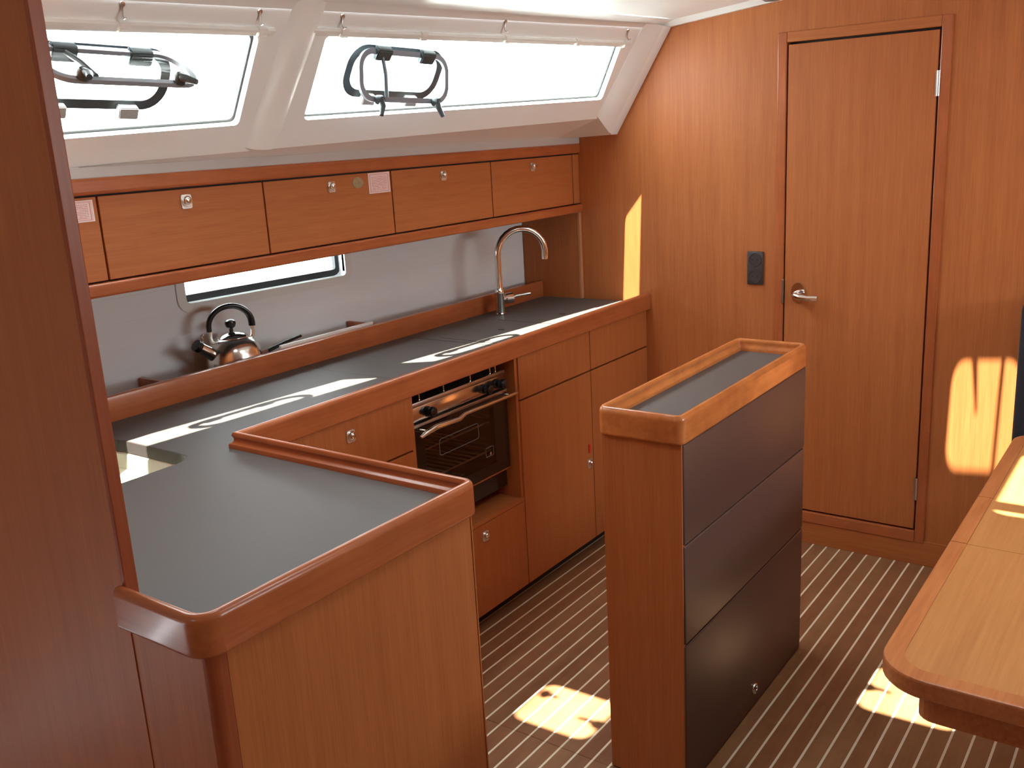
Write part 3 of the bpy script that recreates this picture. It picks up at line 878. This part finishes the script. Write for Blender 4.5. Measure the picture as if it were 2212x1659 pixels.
make('lid_seam', bx(-2.315, -1.86, 2.03, 2.0325, WT-0.001, WT+0.0004), M_LAM, wt)

# sink
sk = empty('sink', (-2.05, 1.06, 0.88), 'cream moulded sink basin set into the worktop beside the partition', 'sink')
bm = bmesh.new()
def sl(sc, dz, rr):
    cx, cy = (SX0+SX1)/2, (SY0+SY1)/2; hx, hy = (SX1-SX0)/2+sc, (SY1-SY0)/2+sc
    return [(p[0], p[1], WT+dz) for p in rounded([(cx-hx, cy-hy), (cx+hx, cy-hy), (cx+hx, cy+hy), (cx-hx, cy+hy)], [rr, rr, rr, rr*1.7], 6)]
levels = [sl(0.020, -0.031, 0.06), sl(-0.001, -0.031, 0.05), sl(-0.006, -0.036, 0.05), sl(-0.010, -0.070, 0.05), sl(-0.030, -0.078, 0.045), sl(-0.036, -0.085, 0.045),
          sl(-0.045, -0.175, 0.04), sl(-0.070, -0.190, 0.03)]
rings = [[bm.verts.new(p) for p in l] for l in levels]
for a, b in zip(rings[:-1], rings[1:]):
    n = len(a)
    for k in range(n): bm.faces.new((a[k], a[(k+1) % n], b[(k+1) % n], b[k]))
bm.faces.new(rings[-1])
make('basin', bm, M_CREAMBASIN, sk, smooth=True)
bm = bmesh.new()
add_plate(bm, [(p[0], p[1]) for p in sl(0.0008, 0, 0.05)], [[(p[0], p[1]) for p in sl(-0.0035, 0, 0.05)]], lambda u, v, w: Vector((u, v, WT-0.0005 - 0.029*w)))
make('rim_seal', bm, M_SOCK, sk)
bm = bmesh.new(); add_lathe(bm, [(0, 0.004), (0.018, 0.004), (0.022, 0.0)], (-2.0, 1.0, WT-0.190), (0, 0, 1), 20)
make('drain', bm, M_CHROME, sk, smooth=True)
# grey pan lid leaning behind the partition
lidr = empty('round_dish', (-2.2, 1.19, WT), 'small round grey dish on the worktop, half hidden by the partition', 'dish')
bm = bmesh.new(); add_lathe(bm, [(0, 0.0), (0.030, 0.0), (0.050, 0.012), (0.060, 0.040), (0.0615, 0.046), (0.058, 0.046), (0.048, 0.016), (0.028, 0.006), (0, 0.006)], (-2.245, 1.205, WT+0.0005), (0, 0, 1), 28)
make('bowl', bm, plain('pale_grey_glaze', (0.42, 0.43, 0.40), 0.3), lidr, smooth=True)

# ================================================================== TAP
TPx, TPy = -2.249, 3.007
tap = empty('tap', (TPx, TPy, WT), 'tall chrome swan-neck mixer tap standing at the back of the worktop', 'tap')
bm = bmesh.new()
add_lathe(bm, [(0, 0.0), (0.021, 0.0), (0.0215, 0.006), (0.018, 0.010), (0.0175, 0.086), (0.0190, 0.09), (0.0165, 0.100), (0.0135, 0.108), (0, 0.108)], (TPx, TPy, WT), (0, 0, 1), 24)
make('body', bm, M_CHROME, tap, smooth=True)
bm = bmesh.new()
dv = Vector((0.62, 0.78, 0)).normalized()        # spout direction over the covers
base = Vector((TPx, TPy, WT+0.100)); R = 0.098
pts = [base, base+Vector((0, 0, 0.08)), base+Vector((0, 0, 0.135))]
for k in range(1, 15):
    a = math.pi - math.radians(190)*k/14
    pts.append(base + Vector((0, 0, 0.135)) + dv*(R + R*math.cos(a)) + Vector((0, 0, R*math.sin(a))))
add_tube(bm, pts, 0.0128, 16)
make('spout', bm, M_CHROME, tap, smooth=True)
e = pts[-1]; dn = (pts[-1]-pts[-2]).normalized()
bm = bmesh.new(); add_tube(bm, [e-dn*0.002, e+dn*0.012], 0.0122, 16); make('aerator', bm, M_STEEL, tap, smooth=True)
bm = bmesh.new()
side = Vector((0.35, 0.94, 0)).normalized()
hb = Vector((TPx, TPy, WT+0.062))
add_tube(bm, [hb+side*0.010, hb+side*0.024, hb+side*0.0241, hb+side*0.056, hb+side*0.060], [0.015, 0.015, 0.021, 0.0215, 0.017], 18)
hv = make('handle_housing', bm, M_CHROME, tap, smooth=True)
bm = bmesh.new(); add_tube(bm, [hb+side*0.056, hb+side*0.075+Vector((0.012, 0, 0.006)), hb+side*0.118+Vector((0.03, 0, 0.010))], [0.0055, 0.005, 0.006], 10)
make('lever', bm, M_CHROME, hv, smooth=True)

# ================================================================== KETTLE
KC = Vector((-2.455, 1.868, 0.9125))
kt = empty('kettle', KC, 'polished steel whistling kettle with black arched handle behind the back fiddle', 'kettle')
bm = bmesh.new()
prof = [(0, 0.0), (0.078, 0.0), (0.083, 0.004), (0.087, 0.018), (0.0885, 0.040), (0.0875, 0.065), (0.082, 0.092), (0.071, 0.113), (0.057, 0.126), (0.050, 0.129), (0.048, 0.127)]
add_lathe(bm, prof, KC, (0, 0, 1), 40)
make('body', bm, M_STEEL, kt, smooth=True)
bm = bmesh.new(); add_lathe(bm, [(0.0505, 0.127), (0.050, 0.131), (0.038, 0.140), (0.020, 0.146), (0, 0.148)], KC, (0, 0, 1), 36)
lid = make('lid', bm, M_CHROME, kt, smooth=True)
bm = bmesh.new(); add_lathe(bm, [(0.006, 0.147), (0.0065, 0.157), (0.014, 0.162), (0.0175, 0.172), (0.015, 0.181), (0.008, 0.185), (0, 0.186)], KC, (0, 0, 1), 22)
make('lid_knob', bm, M_BLACK, lid, smooth=True)
# handle plane follows the boat's length, spout points aft
hdv = Vector((0.35, 0.94, 0)).normalized()
hp = []
for k in range(21):
    a = math.pi*k/20
    hp.append(KC + Vector((0, 0, 0.168)) - hdv*(0.068*math.cos(a)) + Vector((0, 0, 0.059*math.sin(a))))
bm = bmesh.new(); add_tube(bm, [hp[0]+Vector((0, 0, -0.012))]+hp+[hp[-1]+Vector((0, 0, -0.012))], [0.0105]*23, 14, flat=(0.8, 1.15))
make('handle', bm, M_BLACK, kt, smooth=True)
for s in (-1, 1):
    bm = bmesh.new()
    top = KC + hdv*(s*0.066) + Vector((0, 0, 0.162)); bot = KC + hdv*(s*0.062) + Vector((0, 0, 0.112))
    add_tube(bm, [bot, bot.lerp(top, 0.5)+hdv*s*0.004, top], 0.0065, 10)
    make('handle_bracket', bm, M_STEEL, kt, smooth=True)
sdv = Vector((-0.05, -1, 0)).normalized()
s0 = KC + sdv*0.064 + Vector((0, 0, 0.078)); s1 = KC + sdv*0.122 + Vector((0, 0, 0.122))
bm = bmesh.new(); add_tube(bm, [s0, s0.lerp(s1, 0.5), s1], [0.021, 0.0185, 0.0165], 18)
sp = make('spout', bm, M_STEEL, kt, smooth=True)
ax = (s1-s0).normalized()
bm = bmesh.new(); add_tube(bm, [s1-ax*0.004, s1+ax*0.012, s1+ax*0.0125], [0.0185, 0.0185, 0.014], 18)
make('whistle', bm, M_BLACK, sp, smooth=True)
bm = bmesh.new(); add_tube(bm, [s1+Vector((0, 0.02, 0.012)), s1+Vector((0, 0.012, 0.030)), s1+Vector((0, 0.020, 0.034))], 0.004, 8)
make('whistle_lever', bm, M_STEEL, sp, smooth=True)

# white chopping board behind the fiddle, and the black-handled tool on it
cb = empty('chopping_board', (-2.40, 2.22, 0.90), 'white board standing on edge behind the back fiddle, right of the kettle', 'board')
make('board', bx(-2.385, -2.373, 1.99, 2.415, 0.9125, 0.995, bev=0.003), M_WHITE, cb, smooth=True)
kn = empty('knife', (-2.42, 2.0, 0.93), 'black-handled kitchen tool lying beside the kettle behind the fiddle', 'knife')
bm = bmesh.new(); add_tube(bm, [(-2.395, 1.955, 0.985), (-2.395, 2.02, 0.996), (-2.400, 2.10, 1.004)], [0.007, 0.0065, 0.005], 10, flat=(0.7, 1.0))
make('grip', bm, M_BLACK, kn, smooth=True)
bm = bmesh.new(); add_box(bm, -2.3965, -2.3945, 1.90, 1.957, 0.9125, 0.990)
make('blade', bm, M_BRUSH, kn)

# ================================================================== BASE CABINETS of the galley run
DT = FB - 0.003       # top of fronts
def front(parent, name, y0, y1, z0, z1, mat=None):
    return make(name, bx(CX-0.018, CX, y0+0.0018, y1-0.0018, z0+0.0018, z1-0.0018, bev=0.0012), mat or M_VZ, parent)
Yj = 1.990
c1 = empty('base_cabinet', (CX-0.3, 1.68, 0), 'drawer cabinet left of the oven, upper drawer with chrome lock', 'cabinet')
make('carcass', bx(-2.40, CX-0.019, 1.381, Yj-0.001, 0.045, 0.888), M_BLACKM, c1)
d = front(c1, 'drawer', 1.381, Yj, 0.722, DT); push_lock(c1, (CX, 1.742, 0.838), (1, 0, 0))
front(c1, 'drawer', 1.381, Yj, 0.40, 0.719)
front(c1, 'drawer', 1.381, Yj, 0.055, 0.397)
make('toe_kick', bx(CX-0.06, CX-0.05, 1.381, Yj, 0.0, 0.055), M_BLACKM, c1)
c2 = empty('oven_cabinet', (CX-0.3, 2.26, 0), 'cabinet below the oven with one locked flap and open niche', 'cabinet')
make('carcass', bx(-2.40, CX-0.019, Yj+0.001, 2.532, 0.045, 0.372), M_BLACKM, c2)
make('niche_floor', bx(-2.40, CX, Yj+0.001, 2.532, 0.3725, 0.387, bev=0.001), M_VY, c2)
front(c2, 'flap', Yj, 2.534, 0.055, 0.372); push_lock(c2, (CX, 2.300, 0.330), (1, 0, 0))
make('side_cheek', bx(-2.40, CX-0.004, Yj+0.001, Yj+0.014, 0.3875, 0.887), M_VZ, c2)
make('side_cheek', bx(-2.40, CX-0.004, 2.520, 2.533, 0.3875, 0.887), M_VZ, c2)
make('back_board', bx(-2.40, -2.39, Yj+0.0145, 2.5195, 0.3875, 0.887), M_BLACKM, c2)
make('toe_kick', bx(CX-0.06, CX-0.05, Yj, 2.534, 0.0, 0.055), M_BLACKM, c2)
c3 = empty('tall_cabinet', (CX-0.3, 2.77, 0), 'cabinet right of the oven with a shallow drawer above one tall door', 'cabinet')
make('carcass', bx(-2.40, CX-0.019, 2.5345, 3.001, 0.045, 0.888), M_BLACKM, c3)
front(c3, 'drawer', 2.536, 3.002, 0.734, DT)
front(c3, 'cabinet_door', 2.536, 3.002, 0.055, 0.731)
push_lock(c3, (CX, 2.972, 0.372), (1, 0, 0))
make('red_tag', bx(CX, CX+0.004, 2.965, 2.978, 0.415, 0.450, bev=0.001), M_RED, c3, label='small red tag on the door')
make('toe_kick', bx(CX-0.06, CX-0.05, 2.536, 3.002, 0.0, 0.055), M_BLACKM, c3)
c4 = empty('base_cabinet', (CX-0.3, 3.23, 0), 'base cabinet against the far bulkhead, drawer over a hinged door', 'cabinet')
make('carcass', bx(-2.40, CX-0.019, 3.0035, 3.455, 0.045, 0.888), M_BLACKM, c4)
front(c4, 'drawer', 3.003, 3.455, 0.734, DT)
front(c4, 'cabinet_door', 3.003, 3.455, 0.055, 0.731)
make('toe_kick', bx(CX-0.06, CX-0.05, 3.003, 3.455, 0.0, 0.055), M_BLACKM, c4)

# ================================================================== OVEN
ov = empty('oven', (-2.1, 2.27, 0.40), 'black and steel gimballed oven with glass door in the galley niche', 'oven')
OX = -1.872; OY0, OY1 = 2.020, 2.510
bm = bmesh.new()
# hollow body shell
add_box(bm, -2.33, OX-0.02, OY0, OY0+0.02, 0.430, 0.833); add_box(bm, -2.33, OX-0.02, OY1-0.02, OY1, 0.430, 0.833)
add_box(bm, -2.33, OX-0.02, OY0+0.02, OY1-0.02, 0.430, 0.500); add_box(bm, -2.33, OX-0.02, OY0+0.02, OY1-0.02, 0.765, 0.833)
add_box(bm, -2.33, -2.32, OY0+0.02, OY1-0.02, 0.500, 0.765)
make('body', bm, M_ENAMEL, ov)
pn = make('control_panel', bx(OX-0.02, OX, OY0, OY1-0.006, 0.787, 0.833, bev=0.003), M_STEEL, ov, smooth=True)
bm = bmesh.new(); add_box(bm, OX-0.06, OX+0.006, OY0-0.004, OY1-0.010, 0.833, 0.850, bev=0.004)
make('hob_edge', bm, M_BRUSH, ov, smooth=True)
for y in (2.075, 2.19, 2.325, 2.43, 2.46):
    make('rail_post', add_tube(bmesh.new(), [(OX-0.006, y, 0.849), (OX-0.006, y, 0.884)], 0.0035, 8), M_CHROME, ov, smooth=True)
for y in (2.096, 2.382, 2.458):
    bm = bmesh.new(); add_lathe(bm, [(0.0165, 0.0), (0.0165, 0.007), (0.010, 0.009), (0.009, 0.015), (0.0165, 0.019), (0.0175, 0.026), (0.015, 0.033), (0.008, 0.036), (0, 0.036)], (OX, y, 0.810), (1, 0, 0), 22)
    make('knob', bm, M_BLACK, pn, smooth=True)
dr = empty('oven_door', (0, 0, 0)); dr.parent = ov
dr.location = (0, 0, 0)
bm = bmesh.new()
hole = [(OY0+0.055, 0.545), (OY1-0.085, 0.545), (OY1-0.085, 0.738), (OY0+0.055, 0.738)]
add_plate(bm, [(OY0+0.002, 0.506), (OY1-0.008, 0.506), (OY1-0.008, 0.780), (OY0+0.002, 0.780)], [hole], lambda u, v, w: Vector((OX+0.004 - 0.018*w, u, v)))
make('door_frame', bm, M_ENAMEL, dr)
make('door_glass', bx(OX-0.004, OX+0.0035, OY0+0.05, OY1-0.08, 0.54, 0.743), M_OVENG, dr)
make('door_trim', bx(OX-0.012, OX+0.008, OY0, OY1-0.006, 0.772, 0.782, bev=0.002), M_BRUSH, dr)
make('door_trim', bx(OX-0.012, OX+0.007, OY0+0.16, OY1-0.004, 0.502, 0.507, bev=0.001), plain('copper_edge', (0.70, 0.36, 0.24), 0.25, 1.0), dr)
bm = bmesh.new()
hz = 0.763; hx = OX+0.034
add_tube(bm, [(hx, OY0+0.005, hz-0.012), (hx, OY0+0.03, hz-0.006), (hx, OY0+0.08, hz), (hx, OY0+0.19, hz-0.006), (hx, OY0+0.22, hz+0.004), (hx, OY1+0.01, hz+0.002)],
         [0.005, 0.0085, 0.0095, 0.008, 0.0062, 0.0058], 12)
for y in (OY0+0.03, OY1-0.02): add_tube(bm, [(OX, y, hz), (hx, y, hz)], 0.006, 10)
make('door_handle', bm, M_CHROME, dr, smooth=True)
# rack lines inside
for j, z in enumerate((0.575, 0.675)):
    bm = bmesh.new()
    add_tube(bm, [(OX-0.035, OY0+0.022, z), (OX-0.035, OY1-0.022, z)], 0.003, 6)
    add_tube(bm, [(-2.30, OY0+0.022, z), (-2.30, OY1-0.022, z)], 0.003, 6)
    for q in range(15 if j == 0 else 3):
        y = OY0+0.03 + (OY1-OY0-0.06)*q/(14 if j == 0 else 2)
        add_tube(bm, [(OX-0.035, y, z), (-2.30, y, z)], 0.003, 6)
    make('wire_rack', bm, M_WHITE, ov, smooth=True)
bm = bmesh.new()
hole2 = rounded([(OY0+0.122, 0.655), (OY1-0.172, 0.655), (OY1-0.172, 0.705), (OY0+0.122, 0.705)], 0.008, 3)
make('print_outline', add_plate(bm, rounded([(OY0+0.12, 0.653), (OY1-0.17, 0.653), (OY1-0.17, 0.707), (OY0+0.12, 0.707)], 0.01, 3), [hole2], lambda u, v, w: Vector((OX+0.0044 - 0.0006*w, u, v))), M_GREY, dr)
bm = bmesh.new()
make('maker_badge', add_plate(bm, rounded([(OY1-0.14, 0.575), (OY1-0.097, 0.575), (OY1-0.097, 0.608), (OY1-0.14, 0.608)], 0.004, 3),
     [rounded([(OY1-0.138, 0.577), (OY1-0.099, 0.577), (OY1-0.099, 0.606), (OY1-0.138, 0.606)], 0.003, 3)], lambda u, v, w: Vector((OX+0.0046 - 0.0006*w, u, v))), M_GREY, dr)
make('badge_star', add_lathe(bmesh.new(), [(0.006, 0), (0.004, 0.001), (0, 0.001)], (OX+0.004, OY1-0.112, 0.583), (1, 0, 0), 8), M_STEEL, dr)

# ================================================================== PENINSULA cabinet
pc = empty('peninsula_cabinet', (-1.25, 1.05, 0), 'near veneered end cabinet under the peninsula of the worktop', 'cabinet')
make('carcass', bx(-1.80, -1.1425, 0.764, 1.352, 0.0, 0.888), M_BLACKM, pc)
make('side_panel', bx(-1.1415, -1.124, 0.772, 1.362, 0.0, 0.888, bev=0.001), M_VZ, pc)
make('end_panel', bx(-1.325, -1.1425, 0.742, 0.7555, 0.0, 0.888, bev=0.001), M_VZ, pc)
bm = bmesh.new(); R_ = 0.018
prof = [(-1.142 + R_*math.sin(a), 0.760 - R_*math.cos(a)) for a in [math.pi/2*k/8 for k in range(9)]] + [(-1.124, 0.7715), (-1.142, 0.7715)]
add_plate(bm, prof, [], lambda u, v, w: Vector((u, v, 0.888*(1-w))))
make('corner_post', bm, M_LIP, pc, smooth=True, label='rounded red-brown corner post')
make('galley_front', bx(-1.816, -1.1425, 1.3525, 1.364, 0.0, 0.888), M_VX, pc)
make('edge_band', bx(-1.1415, -1.1225, 1.3625, 1.366, 0.0, 0.888), M_VZ, pc)

# ================================================================== ISLAND
K = 0.974
def kx(v): return v*K
def kz(v): return 1.6 + (v-1.6)*K
isl = empty('island_cabinet', (kx(-1.04), kx(2.33), 0), 'free-standing narrow island with wood-rimmed tray top and charcoal drawers', 'cabinet')
ix0, ix1, iy0, iy1 = kx(-1.157), kx(-0.928), kx(1.905), kx(2.760)
zt, zb = kz(0.962), kz(0.892)
IP = [(0.003, zb), (0.0008, zb+0.002), (0.0, zb+0.005), (0.0, zb+0.007), (0.0, zb+0.035), (0.0, zt-0.016), (0.0, zt-0.012), (0.002, zt-0.006), (0.006, zt-0.001), (0.011, zt), (0.015, zt-0.002), (0.0175, zt-0.007), (0.0165, zt-0.012),
      (0.0165, zt-0.017), (0.019, zt-0.022), (0.0225, zt-0.025), (0.0235, zt-0.029), (0.0235, zb)]
ipts = [(ix0, iy0), (ix1, iy0), (ix1, iy1), (ix0, iy1)]
ip = miter_path(ipts, [0.024]*4, side=1, closed=True)
bm = bmesh.new(); sweep_profile(bm, ip, IP, closed=True)
make('tray_rim', bm, M_ISL, isl, smooth=True)
make('tray_top', bx(ix0+0.020, ix1-0.020, iy0+0.020, iy1-0.020, zt-0.056, zt-0.036), M_LAM, isl)
bx0, bx1, by0, by1 = ix0+0.008, ix1-0.006, iy0+0.010, iy1-0.008
make('carcass', bx(bx0+0.012, bx1-0.018, by0+0.0135, by1-0.0135, 0.012, zb+0.006), M_BLACKM, isl)
make('end_panel', bx(bx0, bx1-0.001, by0, by0+0.013, 0.004, zb+0.001, bev=0.0015), M_VZ, isl)
make('end_panel', bx(bx0, bx1-0.001, by1-0.013, by1, 0.004, zb+0.001, bev=0.0015), M_VZ, isl)
make('back_panel', bx(bx0, bx0+0.0115, by0+0.0135, by1-0.0135, 0.004, zb+0.001), M_VZ, isl)
g1, g2 = kz(0.6375), kz(0.3735)
for z0, z1 in ((g1+0.0015, zb-0.001), (g2+0.0022, g1-0.0015), (0.004, g2-0.0022)):
    make('drawer_front', bx(bx1-0.017, bx1+0.003, by0+0.004, by1-0.004, z0, z1, bev=0.004, seg=3), M_DARK, isl, smooth=True)
yr = kx(2.364); zr = kz(0.018)+0.042
bm = bmesh.new()
add_lathe(bm, [(0.0100, 0.001), (0.0105, 0.0055), (0.0140, 0.006), (0.0165, 0.003), (0.0165, 0.0)], (bx1+0.003, yr, kz(0.018)), (1, 0, 0), 20)
lk = make('lock_ring', bm, M_CHROME, isl, smooth=True)
bm = bmesh.new(); add_lathe(bm, [(0.0102, 0.002), (0, 0.002)], (bx1+0.003, yr, kz(0.018)), (1, 0, 0), 16)
make('lock_button', bm, M_BLACK, lk)

# ================================================================== TABLE
TZ = 0.720
tb = empty('table', (0.1, 2.2, 0), 'folding saloon table with pale veneer top and solid wood edging at the right', 'table')
tx0, tx1, ty0, ty1 = -0.378, 0.62, 1.468, 2.90
XI = -0.345
TP = [(0.003, TZ-0.034), (0.0, TZ-0.031), (0.0, TZ-0.029), (0.0, TZ-0.017), (0.0, TZ-0.006), (0.0, TZ-0.004), (0.0015, TZ-0.001), (0.004, TZ), (0.0055, TZ), (0.020, TZ), (0.0335, TZ), (0.0335, TZ-0.034)]
tp = [(tx1, ty1), (tx0, ty1), (tx0, ty0), (tx1, ty0)]
mp_ = miter_path(tp, [0, 0.075, 0.085, 0], side=1, seg=8)
seams = [2.343, 2.051]
# the three lengths of left edging, then the near edging with rounded corner
left_top = [q for q in mp_ if q[0].y > 2.5]
def clipseg(y0, y1):
    return [(Vector((tx0, y0)), Vector((1, 0))), (Vector((tx0, y1)), Vector((1, 0)))]
bm = bmesh.new(); sweep_profile(bm, left_top + [(Vector((tx0, seams[0]+0.0012)), Vector((1, 0)))], TP); make('edging', bm, M_TEDGE, tb, smooth=True)
bm = bmesh.new(); sweep_profile(bm, clipseg(seams[0]-0.0012, seams[1]+0.0012), TP); make('edging', bm, M_TEDGE, tb, smooth=True)
near = [q for q in mp_ if q[0].y < 2.0]
bm = bmesh.new(); sweep_profile(bm, [(Vector((tx0, seams[1]-0.0012)), Vector((1, 0)))] + near, TP); make('edging', bm, M_TEDGE, tb, smooth=True)
for y0, y1 in ((seams[0]+0.001, ty1-0.034), (seams[1]+0.001, seams[0]-0.001), (ty0+0.034, seams[1]-0.001)):
    first = y0 < 1.6
    if first:
        poly = rounded([(XI+0.0006, y0), (tx1, y0), (tx1, y1), (XI+0.0006, y1)], [0.030, 0, 0, 0], 5)
        bm = bmesh.new(); add_plate(bm, poly, [], lambda u, v, w: Vector((u, v, TZ - 0.001 - 0.028*w)))
    else:
        bm = bx(XI+0.0006, tx1, y0, y1, TZ-0.029, TZ-0.001, bev=0.0006)
    make('tabletop_leaf', bm, M_TABLE, tb)
make('corner_gap', bx(XI+0.0008, XI+0.013, ty0+0.0345, ty0+0.047, TZ-0.004, TZ-0.0008), M_BLACKM, tb)
make('bearer', bx(XI+0.001, tx1-0.03, seams[1]-0.04, seams[1]+0.04, TZ-0.060, TZ-0.0295), M_VX, tb)
ap = rounded([(-0.315, 1.510), (0.56, 1.510), (0.56, 2.80), (-0.315, 2.80)], 0.03, 5)
api = [(-0.29, 1.535), (0.535, 1.535), (0.535, 2.775), (-0.29, 2.775)]
bm = bmesh.new(); add_plate(bm, ap, [api], lambda u, v, w: Vector((u, v, TZ-0.0345 - 0.062*w)))
make('apron', bm, M_TEDGE, tb)
for y in (1.85, 2.5):
    bm = bmesh.new(); add_lathe(bm, [(0, 0.0), (0.11, 0.0), (0.11, 0.010), (0.045, 0.022), (0.040, 0.03), (0.040, 0.60), (0.09, 0.622), (0.09, 0.655), (0, 0.655)], (0.15, y, 0), (0, 0, 1), 28)
    make('pedestal', bm, M_BRUSH, tb, smooth=True)
make('cross_bearer', bx(0.08, 0.22, 1.536, 2.774, 0.6555, 0.684), M_VY, tb)

# ================================================================== SETTEE beyond the table
st = empty('settee', (0.2, 3.2, 0), 'dark navy settee end against the far bulkhead beyond the table', 'settee')
bm = bx(-0.448, 1.2, 3.30, YW-0.007, 0.50, 1.02, bev=0.03, seg=4)
make('backrest', bm, M_NAVY, st, smooth=True)
make('seat_cushion', bx(-0.30, 1.2, 2.98, 3.295, 0.34, 0.46, bev=0.03, seg=4), M_NAVY, st, smooth=True)
make('seat_base', bx(-0.28, 1.2, 3.0, YW-0.007, 0.0, 0.339), M_VX, st)

# ================================================================== SOCKET OUTLET on the bulkhead
so = empty('socket_outlet', (-1.372, YW, 1.07), 'dark double socket plate on the bulkhead left of the door', 'socket')
make('plate', bx(-1.403, -1.341, YW-0.010, YW-0.0005, 1.011, 1.136, bev=0.003), M_SOCK, so, smooth=True)
for z in (1.042, 1.105):
    bm = bmesh.new()
    add_lathe(bm, [(0, 0.0105), (0.0210, 0.0105), (0.0215, 0.0125), (0.0255, 0.0125), (0.0265, 0.009)], (-1.372, YW, z), (0, -1, 0), 28)
    soc = make('socket', bm, M_SOCK, so, smooth=True)
    bm = bmesh.new()
    for s in (-1, 1): add_lathe(bm, [(0.003, 0.0), (0.003, 0.0112), (0, 0.0112)], (-1.372+s*0.0095, YW, z), (0, -1, 0), 10)
    make('contact', bm, M_BLACKM, soc)

print('objects', len(bpy.data.objects))
